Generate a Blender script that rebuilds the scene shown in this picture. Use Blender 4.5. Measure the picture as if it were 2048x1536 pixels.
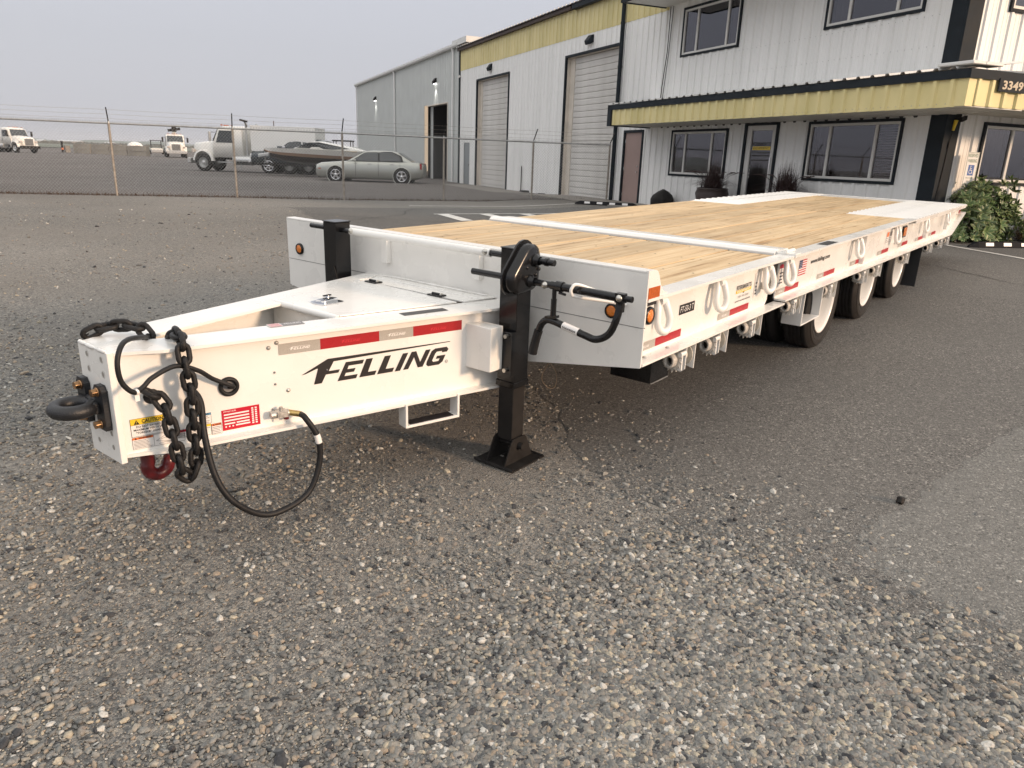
import bpy, math, random
import numpy as np
from mathutils import Vector, Matrix
random.seed(7); RNG = np.random.default_rng(11)
S = bpy.context.scene
for o in list(bpy.data.objects): bpy.data.objects.remove(o)

# ---------------------------------------------------------------- camera
cam_d = bpy.data.cameras.new('camera'); cam = bpy.data.objects.new('camera', cam_d)
S.collection.objects.link(cam); S.camera = cam
cam_d.sensor_fit = 'HORIZONTAL'; cam_d.sensor_width = 36; cam_d.lens = 25.81
cam_d.clip_start = 0.05; cam_d.clip_end = 9000
_r = Vector((0.61454, -0.788138, 0.034353)); _u = Vector((0.211177, 0.206308, 0.955427)); _f = Vector((0.760095, 0.579893, -0.293221))
_m = Matrix((_r, _u, -_f)).transposed().to_4x4(); _m.translation = Vector((-2.923184, -2.79777, 1.271996))
cam.matrix_world = _m

# ---------------------------------------------------------------- world and sun
SUN_AZ, SUN_EL = math.radians(-80), math.radians(14)
w = bpy.data.worlds.new('World'); S.world = w; w.use_nodes = True
nt = w.node_tree; nt.nodes.clear()
def wn(t, **k):
    n = nt.nodes.new(t)
    for a, b in k.items(): setattr(n, a, b)
    return n
out = wn('ShaderNodeOutputWorld'); bg = wn('ShaderNodeBackground'); bg.inputs['Strength'].default_value = 0.1
sky = wn('ShaderNodeTexSky'); sky.sky_type = 'NISHITA'; sky.sun_disc = False
sky.sun_elevation = SUN_EL; sky.sun_rotation = math.radians(90) - SUN_AZ; sky.dust_density = 6; sky.air_density = 1.5; sky.altitude = 300
hs = wn('ShaderNodeHueSaturation'); hs.inputs['Saturation'].default_value = 0.35
tc = wn('ShaderNodeTexCoord'); sx = wn('ShaderNodeSeparateXYZ')
cr = wn('ShaderNodeValToRGB')   # smoke-filled overcast: paler at the horizon, brighter overhead
el = cr.color_ramp.elements
el[0].position = 0.0; el[0].color = (0.330, 0.333, 0.358, 1)
el[1].position = 1.0; el[1].color = (0.80, 0.78, 0.75, 1)
e = el.new(0.12); e.color = (0.325, 0.332, 0.366, 1)
e = el.new(0.25); e.color = (0.355, 0.366, 0.412, 1)
e = el.new(0.46); e.color = (0.80, 0.79, 0.785, 1)
mul = wn('ShaderNodeVectorMath', operation='SCALE'); mul.inputs['Scale'].default_value = 12.0
mx = wn('ShaderNodeMixRGB'); mx.inputs['Fac'].default_value = 0.88
nt.links.new(tc.outputs['Generated'], sx.inputs[0]); nt.links.new(sx.outputs['Z'], cr.inputs[0])
nt.links.new(cr.outputs[0], mul.inputs[0]); nt.links.new(sky.outputs[0], hs.inputs['Color'])
nt.links.new(hs.outputs[0], mx.inputs[1]); nt.links.new(mul.outputs[0], mx.inputs[2])
nt.links.new(mx.outputs[0], bg.inputs[0]); nt.links.new(bg.outputs[0], out.inputs[0])
sd = bpy.data.lights.new('sun', 'SUN'); sun = bpy.data.objects.new('sun', sd); S.collection.objects.link(sun)
sd.energy = 2.1; sd.angle = math.radians(7.0); sd.color = (1.0, 0.69, 0.45)
sun.rotation_euler = Vector((math.cos(SUN_AZ)*math.cos(SUN_EL), math.sin(SUN_AZ)*math.cos(SUN_EL), math.sin(SUN_EL))).to_track_quat('Z', 'Y').to_euler()
S.view_settings.view_transform = 'Standard'; S.view_settings.look = 'None'; S.view_settings.gamma = 1
S.view_settings.exposure = 0.66; S.view_settings.use_curve_mapping = False
S.render.engine = 'CYCLES'

# ---------------------------------------------------------------- materials
MATS = {}
def mat(name, col, rough=0.5, metal=0.0, var=0.0, vscale=3.0, bump=0.0, bscale=60.0, coat=0.0, rnd=0.0, stretch=None, col2=None, spec=0.5):
    if name in MATS: return MATS[name]
    m = bpy.data.materials.new(name); m.use_nodes = True; t = m.node_tree; N = t.nodes; L = t.links
    b = N['Principled BSDF']; b.inputs['Roughness'].default_value = rough; b.inputs['Metallic'].default_value = metal
    b.inputs['Coat Weight'].default_value = coat; b.inputs['Coat Roughness'].default_value = 0.08; b.inputs['Specular IOR Level'].default_value = spec
    b.inputs['Base Color'].default_value = (*col, 1)
    tcn = N.new('ShaderNodeTexCoord'); mp = N.new('ShaderNodeMapping'); L.new(tcn.outputs['Object'], mp.inputs[0])
    if stretch: mp.inputs['Scale'].default_value = stretch
    if var > 0 or rnd > 0:
        nz = N.new('ShaderNodeTexNoise'); nz.inputs['Scale'].default_value = vscale; nz.inputs['Detail'].default_value = 6
        L.new(mp.outputs[0], nz.inputs['Vector'])
        r = N.new('ShaderNodeValToRGB'); L.new(nz.outputs['Fac'], r.inputs[0])
        c2 = col2 or tuple(c*(1-var) for c in col)
        r.color_ramp.elements[0].position = 0.3; r.color_ramp.elements[0].color = (*c2, 1)
        r.color_ramp.elements[1].position = 0.65; r.color_ramp.elements[1].color = (*col, 1)
        src = r.outputs[0]
        if rnd > 0:
            oi = N.new('ShaderNodeObjectInfo'); mr = N.new('ShaderNodeMapRange'); mr.inputs[3].default_value = 1-rnd; mr.inputs[4].default_value = 1+rnd
            L.new(oi.outputs['Random'], mr.inputs[0]); h = N.new('ShaderNodeVectorMath'); h.operation = 'SCALE'
            L.new(src, h.inputs[0]); L.new(mr.outputs[0], h.inputs['Scale']); src = h.outputs[0]
        L.new(src, b.inputs['Base Color'])
        rr = N.new('ShaderNodeMapRange'); rr.inputs[3].default_value = max(0.02, rough-0.08); rr.inputs[4].default_value = min(1, rough+0.12)
        L.new(nz.outputs['Fac'], rr.inputs[0]); L.new(rr.outputs[0], b.inputs['Roughness'])
    if bump > 0:
        n2 = N.new('ShaderNodeTexNoise'); n2.inputs['Scale'].default_value = bscale; n2.inputs['Detail'].default_value = 4
        L.new(mp.outputs[0], n2.inputs['Vector']); bp = N.new('ShaderNodeBump'); bp.inputs['Strength'].default_value = bump; bp.inputs['Distance'].default_value = 0.01
        L.new(n2.outputs['Fac'], bp.inputs['Height']); L.new(bp.outputs[0], b.inputs['Normal'])
    MATS[name] = m; return m

WHITE = mat('trailer_white_paint', (0.83, 0.815, 0.78), 0.26, var=0.07, vscale=3.5, coat=0.25, bump=0.03, bscale=35)
WEAR = mat('trailer_white_bare', (0.62, 0.58, 0.50), 0.45, var=0.25, vscale=40)
CAST = mat('cast_steel_painted', (0.64, 0.60, 0.54), 0.45, var=0.4, vscale=60, bump=0.3, bscale=150)
BLACK = mat('gloss_black_paint', (0.008, 0.008, 0.009), 0.2, spec=0.35, coat=0.1, var=0.2, vscale=8)
BLACKD = mat('dusty_black_steel', (0.020, 0.018, 0.017), 0.6, var=0.4, vscale=20, bump=0.1, spec=0.2)
RUBBER = mat('tyre_rubber', (0.016, 0.015, 0.015), 0.62, var=0.35, vscale=12, spec=.3, col2=(0.026, 0.022, 0.019), bump=0.15, bscale=90)
HOSE = mat('hose_rubber', (0.014, 0.014, 0.015), 0.5, spec=0.3, var=0.3, vscale=40, bump=0.1)
CHAIN = mat('black_chain', (0.016, 0.015, 0.015), 0.5, spec=0.3, var=0.4, vscale=60, bump=0.25, bscale=200)
CASTBLK = mat('black_cast', (0.013, 0.014, 0.017), 0.45, bump=0.2, bscale=160, var=0.3, vscale=30)
ZINC = mat('zinc_bolt', (0.62, 0.60, 0.55), 0.3, metal=1, var=0.3, vscale=80)
BRONZE = mat('gold_zinc_bolt', (0.50, 0.30, 0.16), 0.32, metal=1, var=0.4, vscale=60)
CHROME = mat('chrome', (0.75, 0.76, 0.78), 0.12, metal=1)
BRASS = mat('brass', (0.55, 0.40, 0.16), 0.35, metal=1, var=0.3, vscale=90)
ALU = mat('cast_aluminium', (0.55, 0.53, 0.50), 0.45, metal=0.8, var=0.3, vscale=70, bump=0.2)
REDP = mat('dark_red_paint', (0.13, 0.008, 0.012), 0.3, coat=0.3, var=0.3, vscale=10)
REDREF = mat('red_reflector', (0.42, 0.012, 0.018), 0.3, var=0.25, vscale=400)
REDPR = mat('red_reflector_print', (0.58, 0.03, 0.04), 0.3)
SILREF = mat('silver_reflector', (0.46, 0.43, 0.39), 0.35, var=0.35, vscale=450)
REDLAB = mat('red_label', (0.50, 0.008, 0.03), 0.35)
WLAB = mat('white_label', (0.78, 0.76, 0.74), 0.4)
YLAB = mat('yellow_label', (0.80, 0.55, 0.03), 0.4)
OLAB = mat('orange_label', (0.72, 0.18, 0.05), 0.4)
BLAB = mat('blue_label', (0.08, 0.25, 0.42), 0.4)
INK = mat('black_ink', (0.016, 0.013, 0.014), 0.4)
GINK = mat('grey_ink', (0.20, 0.19, 0.19), 0.5)
NAVY = mat('navy_ink', (0.02, 0.03, 0.12), 0.4)
AMBER = mat('amber_lens', (0.72, 0.20, 0.015), 0.15, coat=0.5, bump=0.6, bscale=120)
AMBREF = mat('amber_reflector', (0.50, 0.11, 0.02), 0.2, var=0.3, vscale=90)
REDLENS = mat('red_lens', (0.35, 0.02, 0.02), 0.2, coat=0.5)
WGALV = mat('galvanised', (0.42, 0.42, 0.41), 0.45, metal=0.7, var=0.3, vscale=12)
DIRTYPOST = mat('worn_post', (0.34, 0.31, 0.27), 0.6, var=0.5, vscale=14, col2=(0.20, 0.17, 0.14))

def wood_mat():
    m = bpy.data.materials.new('deck_wood'); m.use_nodes = True; t = m.node_tree; N = t.nodes; L = t.links; b = N['Principled BSDF']
    tcn = N.new('ShaderNodeTexCoord'); oi = N.new('ShaderNodeObjectInfo')
    add = N.new('ShaderNodeVectorMath'); add.operation = 'ADD'; sc = N.new('ShaderNodeVectorMath'); sc.operation = 'SCALE'; sc.inputs['Scale'].default_value = 37
    cmb = N.new('ShaderNodeCombineXYZ'); [L.new(oi.outputs['Random'], cmb.inputs[i]) for i in range(3)]
    L.new(cmb.outputs[0], sc.inputs[0]); L.new(tcn.outputs['Object'], add.inputs[0]); L.new(sc.outputs[0], add.inputs[1])
    mp = N.new('ShaderNodeMapping'); mp.inputs['Scale'].default_value = (0.45, 15, 15); L.new(add.outputs[0], mp.inputs[0])
    g = N.new('ShaderNodeTexNoise'); g.inputs['Scale'].default_value = 2.2; g.inputs['Detail'].default_value = 8; g.inputs['Roughness'].default_value = 0.62; g.inputs['Distortion'].default_value = 0.6
    L.new(mp.outputs[0], g.inputs['Vector'])
    r = N.new('ShaderNodeValToRGB'); L.new(g.outputs['Fac'], r.inputs[0]); E = r.color_ramp.elements
    E[0].position = 0.30; E[0].color = (0.27, 0.155, 0.07, 1); E[1].position = 0.70; E[1].color = (0.68, 0.54, 0.345, 1)
    q = E.new(0.45); q.color = (0.57, 0.41, 0.235, 1)
    # weather stains
    mp2 = N.new('ShaderNodeMapping'); mp2.inputs['Scale'].default_value = (1.0, 2.6, 2.6); L.new(add.outputs[0], mp2.inputs[0])
    n2 = N.new('ShaderNodeTexNoise'); n2.inputs['Scale'].default_value = 1.6; n2.inputs['Detail'].default_value = 7; n2.inputs['Roughness'].default_value = 0.65; L.new(mp2.outputs[0], n2.inputs['Vector'])
    r2 = N.new('ShaderNodeValToRGB'); L.new(n2.outputs['Fac'], r2.inputs[0]); r2.color_ramp.elements[0].position = 0.30; r2.color_ramp.elements[0].color = (0.62, 0.60, 0.58, 1)
    r2.color_ramp.elements[1].position = 0.58; r2.color_ramp.elements[1].color = (1, 1, 1, 1)
    m1 = N.new('ShaderNodeMixRGB'); m1.blend_type = 'MULTIPLY'; m1.inputs[0].default_value = 0.6; L.new(r.outputs[0], m1.inputs[1]); L.new(r2.outputs[0], m1.inputs[2])
    # knots
    mp3 = N.new('ShaderNodeMapping'); mp3.inputs['Scale'].default_value = (1.6, 5.0, 1.0); L.new(add.outputs[0], mp3.inputs[0])
    v = N.new('ShaderNodeTexVoronoi'); v.inputs['Scale'].default_value = 1.4; L.new(mp3.outputs[0], v.inputs['Vector'])
    r3 = N.new('ShaderNodeValToRGB'); L.new(v.outputs['Distance'], r3.inputs[0]); r3.color_ramp.elements[0].position = 0.035; r3.color_ramp.elements[0].color = (0.28, 0.19, 0.13, 1); r3.color_ramp.elements[1].position = 0.10; r3.color_ramp.elements[1].color = (1, 1, 1, 1)
    m2 = N.new('ShaderNodeMixRGB'); m2.blend_type = 'MULTIPLY'; m2.inputs[0].default_value = 0.9; L.new(m1.outputs[0], m2.inputs[1]); L.new(r3.outputs[0], m2.inputs[2])
    hsv = N.new('ShaderNodeHueSaturation'); mr = N.new('ShaderNodeMapRange'); mr.inputs[3].default_value = 0.84; mr.inputs[4].default_value = 1.10
    L.new(oi.outputs['Random'], mr.inputs[0]); L.new(mr.outputs[0], hsv.inputs['Value']); L.new(m2.outputs[0], hsv.inputs['Color'])
    L.new(hsv.outputs[0], b.inputs['Base Color']); b.inputs['Roughness'].default_value = 0.62; b.inputs['Specular IOR Level'].default_value = 0.25
    bp = N.new('ShaderNodeBump'); bp.inputs['Strength'].default_value = 0.35; bp.inputs['Distance'].default_value = 0.004; L.new(g.outputs['Fac'], bp.inputs['Height']); L.new(bp.outputs[0], b.inputs['Normal'])
    return m
WOOD = wood_mat()

def ground_mat(name, cols, dirt, s1, s2, dirt_amt, bump=0.7, spots=None):
    """stones from voronoi cells over a dusty matrix"""
    m = bpy.data.materials.new(name); m.use_nodes = True; t = m.node_tree; N = t.nodes; L = t.links; b = N['Principled BSDF']
    tcn = N.new('ShaderNodeTexCoord')
    def vor(s):
        v = N.new('ShaderNodeTexVoronoi'); v.inputs['Scale'].default_value = s; v.inputs['Randomness'].default_value = 1
        L.new(tcn.outputs['Object'], v.inputs['Vector']); return v
    v1, v2 = vor(s1), vor(s2)
    def ramp(src, stops):
        r = N.new('ShaderNodeValToRGB'); L.new(src, r.inputs[0]); r.color_ramp.elements[0].position = stops[0][0]; r.color_ramp.elements[0].color = (*stops[0][1], 1)
        r.color_ramp.elements[1].position = stops[-1][0]; r.color_ramp.elements[1].color = (*stops[-1][1], 1)
        for p, c in stops[1:-1]:
            q = r.color_ramp.elements.new(p); q.color = (*c, 1)
        return r
    k = [(i/(len(cols)-1), c) for i, c in enumerate(cols)]
    sp1 = N.new('ShaderNodeSeparateColor'); L.new(v1.outputs['Color'], sp1.inputs[0]); sp2 = N.new('ShaderNodeSeparateColor'); L.new(v2.outputs['Color'], sp2.inputs[0])
    c1, c2 = ramp(sp1.outputs[0], k), ramp(sp2.outputs[1], k)
    mixa = N.new('ShaderNodeMixRGB'); gt = N.new('ShaderNodeMath'); gt.operation = 'GREATER_THAN'; gt.inputs[1].default_value = 0.55
    L.new(sp1.outputs[1], gt.inputs[0]); L.new(gt.outputs[0], mixa.inputs[0]); L.new(c2.outputs[0], mixa.inputs[1]); L.new(c1.outputs[0], mixa.inputs[2])
    nz = N.new('ShaderNodeTexNoise'); nz.inputs['Scale'].default_value = 0.55; nz.inputs['Detail'].default_value = 9; nz.inputs['Roughness'].default_value = 0.68; L.new(tcn.outputs['Object'], nz.inputs['Vector'])
    fr = ramp(nz.outputs['Fac'], [(0.38, (0.25*dirt_amt,)*3), (0.62, (dirt_amt,)*3)])
    nf = N.new('ShaderNodeTexNoise'); nf.inputs['Scale'].default_value = 30; nf.inputs['Detail'].default_value = 5; L.new(tcn.outputs['Object'], nf.inputs['Vector'])
    dr = ramp(nf.outputs['Fac'], [(0.3, tuple(c*0.75 for c in dirt)), (0.7, tuple(c*1.15 for c in dirt))])
    mixd = N.new('ShaderNodeMixRGB'); L.new(fr.outputs[0], mixd.inputs[0]); L.new(mixa.outputs[0], mixd.inputs[1]); L.new(dr.outputs[0], mixd.inputs[2])
    n3 = N.new('ShaderNodeTexNoise'); n3.inputs['Scale'].default_value = 0.17; n3.inputs['Detail'].default_value = 6; L.new(tcn.outputs['Object'], n3.inputs['Vector'])
    lr = ramp(n3.outputs['Fac'], [(0.35, (0.80, 0.79, 0.78)), (0.65, (1.08, 1.07, 1.06))])
    ml = N.new('ShaderNodeMixRGB'); ml.blend_type = 'MULTIPLY'; ml.inputs[0].default_value = 1; L.new(mixd.outputs[0], ml.inputs[1]); L.new(lr.outputs[0], ml.inputs[2])
    L.new(ml.outputs[0], b.inputs['Base Color']); b.inputs['Roughness'].default_value = 0.85; b.inputs['Specular IOR Level'].default_value = 0.2
    ad = N.new('ShaderNodeMath'); ad.operation = 'ADD'; L.new(v1.outputs['Distance'], ad.inputs[0]); L.new(v2.outputs['Distance'], ad.inputs[1])
    bp = N.new('ShaderNodeBump'); bp.invert = True; bp.inputs['Strength'].default_value = bump; bp.inputs['Distance'].default_value = 0.012
    L.new(ad.outputs[0], bp.inputs['Height']); L.new(bp.outputs[0], b.inputs['Normal'])
    MATS[name] = m; return m
STONECOLS = [(0.048, 0.049, 0.054), (0.115, 0.118, 0.120), (0.181, 0.182, 0.178), (0.239, 0.231, 0.213), (0.315, 0.295, 0.264), (0.439, 0.424, 0.376)]
GRAVEL = ground_mat('gravel_ground', STONECOLS, (0.234, 0.219, 0.198), 62, 150, 0.80)
ASPHALT = ground_mat('old_asphalt', [(0.043, 0.042, 0.041), (0.105, 0.103, 0.099), (0.167, 0.163, 0.154), (0.124, 0.121, 0.116), (0.401, 0.384, 0.355)], (0.164, 0.161, 0.152), 100, 230, 0.5, bump=0.6)
PATCH = ground_mat('newer_asphalt', [(0.067, 0.067, 0.063), (0.134, 0.133, 0.127), (0.186, 0.185, 0.176), (0.153, 0.151, 0.142), (0.382, 0.374, 0.345)], (0.180, 0.177, 0.168), 110, 250, 0.6, bump=0.5)
YARD = ground_mat('yard_gravel', [(0.048, 0.045, 0.045), (0.105, 0.099, 0.095), (0.143, 0.133, 0.127), (0.201, 0.187, 0.178), (0.306, 0.286, 0.264)], (0.138, 0.123, 0.114), 45, 120, 0.75)
def stone_mat():
    m = bpy.data.materials.new('loose_stone'); m.use_nodes = True; t = m.node_tree; N = t.nodes; L = t.links; b = N['Principled BSDF']
    at = N.new('ShaderNodeObjectInfo'); r = N.new('ShaderNodeValToRGB'); L.new(at.outputs['Random'], r.inputs[0]); r.color_ramp.interpolation = 'CONSTANT'
    cols = [(0.048, 0.050, 0.055), (0.143, 0.145, 0.142), (0.201, 0.197, 0.186), (0.258, 0.241, 0.213), (0.172, 0.175, 0.167), (0.296, 0.276, 0.239), (0.210, 0.187, 0.167), (0.248, 0.246, 0.235), (0.124, 0.124, 0.124), (0.382, 0.345, 0.274), (0.201, 0.202, 0.196), (0.47, 0.46, 0.43), (0.162, 0.161, 0.152), (0.296, 0.246, 0.193), (0.229, 0.227, 0.213), (0.105, 0.108, 0.110), (0.181, 0.180, 0.171), (0.220, 0.207, 0.188)]
    E = r.color_ramp.elements; E[0].color = (*cols[0], 1); E[1].position = 1/len(cols); E[1].color = (*cols[1], 1)
    for i in range(2, len(cols)):
        q = E.new(i/len(cols)); q.color = (*cols[i], 1)
    tcn = N.new('ShaderNodeTexCoord'); nz = N.new('ShaderNodeTexNoise'); nz.inputs['Scale'].default_value = 2.5; nz.inputs['Detail'].default_value = 5; L.new(tcn.outputs['Object'], nz.inputs['Vector'])
    r2 = N.new('ShaderNodeValToRGB'); L.new(nz.outputs['Fac'], r2.inputs[0]); r2.color_ramp.elements[0].position = 0.3; r2.color_ramp.elements[0].color = (0.72, 0.70, 0.68, 1); r2.color_ramp.elements[1].position = 0.7; r2.color_ramp.elements[1].color = (1.2, 1.2, 1.18, 1)
    mm = N.new('ShaderNodeMixRGB'); mm.blend_type = 'MULTIPLY'; mm.inputs[0].default_value = 1; L.new(r.outputs[0], mm.inputs[1]); L.new(r2.outputs[0], mm.inputs[2])
    L.new(mm.outputs[0], b.inputs['Base Color']); b.inputs['Roughness'].default_value = 0.75; b.inputs['Specular IOR Level'].default_value = 0.3
    return m
STONE = stone_mat()

# ---------------------------------------------------------------- mesh helpers
def V(*a): return Vector(a)
class MB:
    def __init__(s): s.v = []; s.f = []; s.m = []; s.s = []; s.mats = []
    def mi(s, m):
        if m not in s.mats: s.mats.append(m)
        return s.mats.index(m)
    def add(s, vs, fs, m, smooth=False):
        o = len(s.v); k = s.mi(m); s.v.extend([tuple(p) for p in vs])
        for f in fs: s.f.append(tuple(i+o for i in f)); s.m.append(k); s.s.append(smooth)
        return s
    def box(s, x0, x1, y0, y1, z0, z1, m):
        vs = [(x, y, z) for z in (z0, z1) for y in (y0, y1) for x in (x0, x1)]
        return s.add(vs, [(0, 2, 3, 1), (4, 5, 7, 6), (0, 1, 5, 4), (2, 6, 7, 3), (0, 4, 6, 2), (1, 3, 7, 5)], m)
    def obox(s, c, ux, uy, uz, m):   # half-vectors
        c, ux, uy, uz = Vector(c), Vector(ux), Vector(uy), Vector(uz)
        vs = [c + ux*a + uy*b + uz*d for d in (-1, 1) for b in (-1, 1) for a in (-1, 1)]
        return s.add(vs, [(0, 2, 3, 1), (4, 5, 7, 6), (0, 1, 5, 4), (2, 6, 7, 3), (0, 4, 6, 2), (1, 3, 7, 5)], m)
    def bar(s, p0, p1, w, h, m, up=(0, 0, 1)):
        p0, p1 = Vector(p0), Vector(p1); d = (p1-p0); a = Vector(up).cross(d).normalized(); b = d.cross(a).normalized()
        return s.obox((p0+p1)/2, d/2, a*w/2, b*h/2, m)
    def cyl(s, p0, p1, r, m, r1=None, n=12, caps=True, smooth=True):
        p0, p1 = Vector(p0), Vector(p1); r1 = r if r1 is None else r1
        d = (p1-p0).normalized(); a = d.orthogonal().normalized(); b = d.cross(a)
        vs = []
        for p, q in ((p0, r), (p1, r1)):
            vs += [p + (a*math.cos(2*math.pi*i/n) + b*math.sin(2*math.pi*i/n))*q for i in range(n)]
        s.add(vs, [(i, (i+1) % n, n+(i+1) % n, n+i) for i in range(n)], m, smooth)
        if caps:
            s.add(vs[:n], [tuple(range(n))[::-1]], m); s.add(vs[n:], [tuple(range(n))], m)
        return s
    def tube(s, pts, r, m, n=8, closed=False, smooth=True, caps=True):
        pts = [Vector(p) for p in pts]; N = len(pts); vs = []; prev = None
        rr = r if isinstance(r, (list, tuple)) else [r]*N
        for i, p in enumerate(pts):
            if closed: d = pts[(i+1) % N]-pts[i-1]
            else: d = pts[min(i+1, N-1)]-pts[max(i-1, 0)]
            d.normalize()
            a = (prev - d*prev.dot(d)) if prev else d.orthogonal()
            if a.length < 1e-6: a = d.orthogonal()
            a.normalize(); prev = a; b = d.cross(a)
            vs += [p + (a*math.cos(2*math.pi*j/n)+b*math.sin(2*math.pi*j/n))*rr[i] for j in range(n)]
        K = N if closed else N-1
        s.add(vs, [(i*n+j, i*n+(j+1) % n, ((i+1) % N)*n+(j+1) % n, ((i+1) % N)*n+j) for i in range(K) for j in range(n)], m, smooth)
        if caps and not closed:
            s.add(vs[:n], [tuple(range(n))[::-1]], m); s.add(vs[-n:], [tuple(range(n))], m)
        return s
    def prism(s, poly, fr, d0, d1, m, smooth=False):
        O, ux, uy, un = fr; n = len(poly)
        a = [O+ux*p[0]+uy*p[1]+un*d0 for p in poly]; b = [O+ux*p[0]+uy*p[1]+un*d1 for p in poly]
        s.add(a+b, [tuple(range(n))[::-1], tuple(range(n, 2*n))], m)
        return s.add(a+b, [(i, (i+1) % n, n+(i+1) % n, n+i) for i in range(n)], m, smooth)
    def lathe(s, prof, O, ax, m, n=24, smooth=True):
        O, d = Vector(O), Vector(ax).normalized(); a = d.orthogonal().normalized(); b = d.cross(a); vs = []
        for r, h in prof: vs += [O+d*h+(a*math.cos(2*math.pi*i/n)+b*math.sin(2*math.pi*i/n))*r for i in range(n)]
        return s.add(vs, [(k*n+i, k*n+(i+1) % n, (k+1)*n+(i+1) % n, (k+1)*n+i) for k in range(len(prof)-1) for i in range(n)], m, smooth)
    def quad(s, fr, x0, x1, y0, y1, m, d=0.0):
        O, ux, uy, un = fr
        return s.add([O+ux*x+uy*y+un*d for x, y in ((x0, y0), (x1, y0), (x1, y1), (x0, y1))], [(0, 1, 2, 3)], m)
    def poly(s, fr, pts, m, d=0.0, sc=1.0, off=(0, 0)):
        O, ux, uy, un = fr
        return s.add([O+ux*(off[0]+x*sc)+uy*(off[1]+y*sc)+un*d for x, y in pts], [tuple(range(len(pts)))], m)
    def text(s, fr, txt, x, y, h, m, d=0.0, width=None, bold=0.0, shear=0.0, align='LEFT'):
        vs, fs, wd, ht = glyphs(txt, bold, shear); k = h/ht; kx = k if width is None else width/max(wd, 1e-6)
        x0 = x - (wd*kx/2 if align == 'CENTER' else 0); O, ux, uy, un = fr
        return s.add([O+ux*(x0+p[0]*kx)+uy*(y+p[1]*k)+un*d for p in vs], fs, m)
    def mesh(s, name):
        me = bpy.data.meshes.new(name); me.from_pydata(s.v, [], s.f)
        for q in s.mats: me.materials.append(q)
        me.polygons.foreach_set('material_index', s.m); me.polygons.foreach_set('use_smooth', s.s); me.update(); return me
    def build(s, name, parent=None, bevel=0.0, label=None):
        o = bpy.data.objects.new(name, s.mesh(name)); S.collection.objects.link(o)
        if parent: o.parent = parent
        if bevel:
            b = o.modifiers.new('bevel', 'BEVEL'); b.width = bevel; b.segments = 1; b.limit_method = 'ANGLE'; b.angle_limit = math.radians(50)
        if label: o['label'] = label
        return o
_G = {}
def glyphs(txt, bold, shear):
    key = (txt, bold, shear)
    if key in _G: return _G[key]
    c = bpy.data.curves.new('t', 'FONT'); c.body = txt; c.size = 1; c.offset = bold; c.shear = shear; c.resolution_u = 2
    o = bpy.data.objects.new('t', c); S.collection.objects.link(o); bpy.context.view_layer.update()
    me = o.evaluated_get(bpy.context.evaluated_depsgraph_get()).to_mesh()
    vs = [(v.co.x, v.co.y) for v in me.vertices]; fs = [tuple(p.vertices) for p in me.polygons]
    x0 = min(v[0] for v in vs); x1 = max(v[0] for v in vs); y0 = min(v[1] for v in vs); y1 = max(v[1] for v in vs)
    vs = [(a-x0, b-y0) for a, b in vs]
    bpy.data.objects.remove(o); bpy.data.curves.remove(c)
    _G[key] = (vs, fs, x1-x0, y1-y0); return _G[key]
def share(o, name, parent, loc=None, rot=None, scale=None, label=None):
    c = o.copy(); c.name = name; S.collection.objects.link(c); c.parent = parent
    if loc is not None: c.location = loc
    if rot is not None: c.rotation_euler = rot
    if scale is not None: c.scale = scale
    if label: c['label'] = label
    return c
def empty(name, loc, rz=0, label=None, cat=None, group=None):
    o = bpy.data.objects.new(name, None); S.collection.objects.link(o); o.location = loc; o.rotation_euler = (0, 0, rz); o.empty_display_size = 0.2
    if label: o['label'] = label
    if cat: o['category'] = cat
    if group: o['group'] = group
    return o
def tag(o, label=None, cat=None, group=None, kind=None):
    if label: o['label'] = label
    if cat: o['category'] = cat
    if group: o['group'] = group
    if kind: o['kind'] = kind
    return o
def copy_tree(o, parent=None):
    c = o.copy(); S.collection.objects.link(c); c.parent = parent
    for ch in [x for x in bpy.data.objects if x.parent == o]: copy_tree(ch, c)
    return c
def catmull(pts, k=6):
    P = [Vector(p) for p in pts]; P = [P[0]*2-P[1]]+P+[P[-1]*2-P[-2]]; out = []
    for i in range(1, len(P)-2):
        for j in range(k):
            t = j/k; a, b, c, d = P[i-1:i+3]
            out.append(0.5*((2*b)+(c-a)*t+(2*a-5*b+4*c-d)*t*t+(3*b-a-3*c+d)*t**3))
    out.append(P[-2]); return out
def sst(a, b, x):
    t = np.clip((x-a)/(b-a), 0, 1); return t*t*(3-2*t)

# ---------------------------------------------------------------- ground
P0 = Vector((24.20985, 20.14982, 0)); DV = Vector((0.5, math.sqrt(3)/2, 0)); NV = Vector((DV.y, -DV.x, 0))
def gz(x, y):
    x = np.asarray(x, float); y = np.asarray(y, float)
    pl = -0.215+0.0275*x-0.007*y
    pl = np.maximum(pl, -0.42 + 0*pl)
    k = 0.02; soft = -k*np.log(np.exp(-np.clip(pl, -1, 1)/k)+1.0)
    soft = soft*(1-sst(5.0, 13.0, y))
    s = (x-P0.x)*DV.x+(y-P0.y)*DV.y; v = -((x-P0.x)*NV.x+(y-P0.y)*NV.y)
    rise = 0.10*(1-sst(1.5, 4.5, v))*sst(-6.0, -11.0, s)*(1-sst(-26, -27.5, s))
    return soft+rise
def axis(lo, hi, f0, f1, st, grow=1.18):
    a = list(np.arange(f0, f1+1e-6, st)); d = st
    while a[-1] < hi: d *= grow; a.append(min(a[-1]+d, hi))
    d = st
    while a[0] > lo: d *= grow; a.insert(0, max(a[0]-d, lo))
    return np.array(a)
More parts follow.
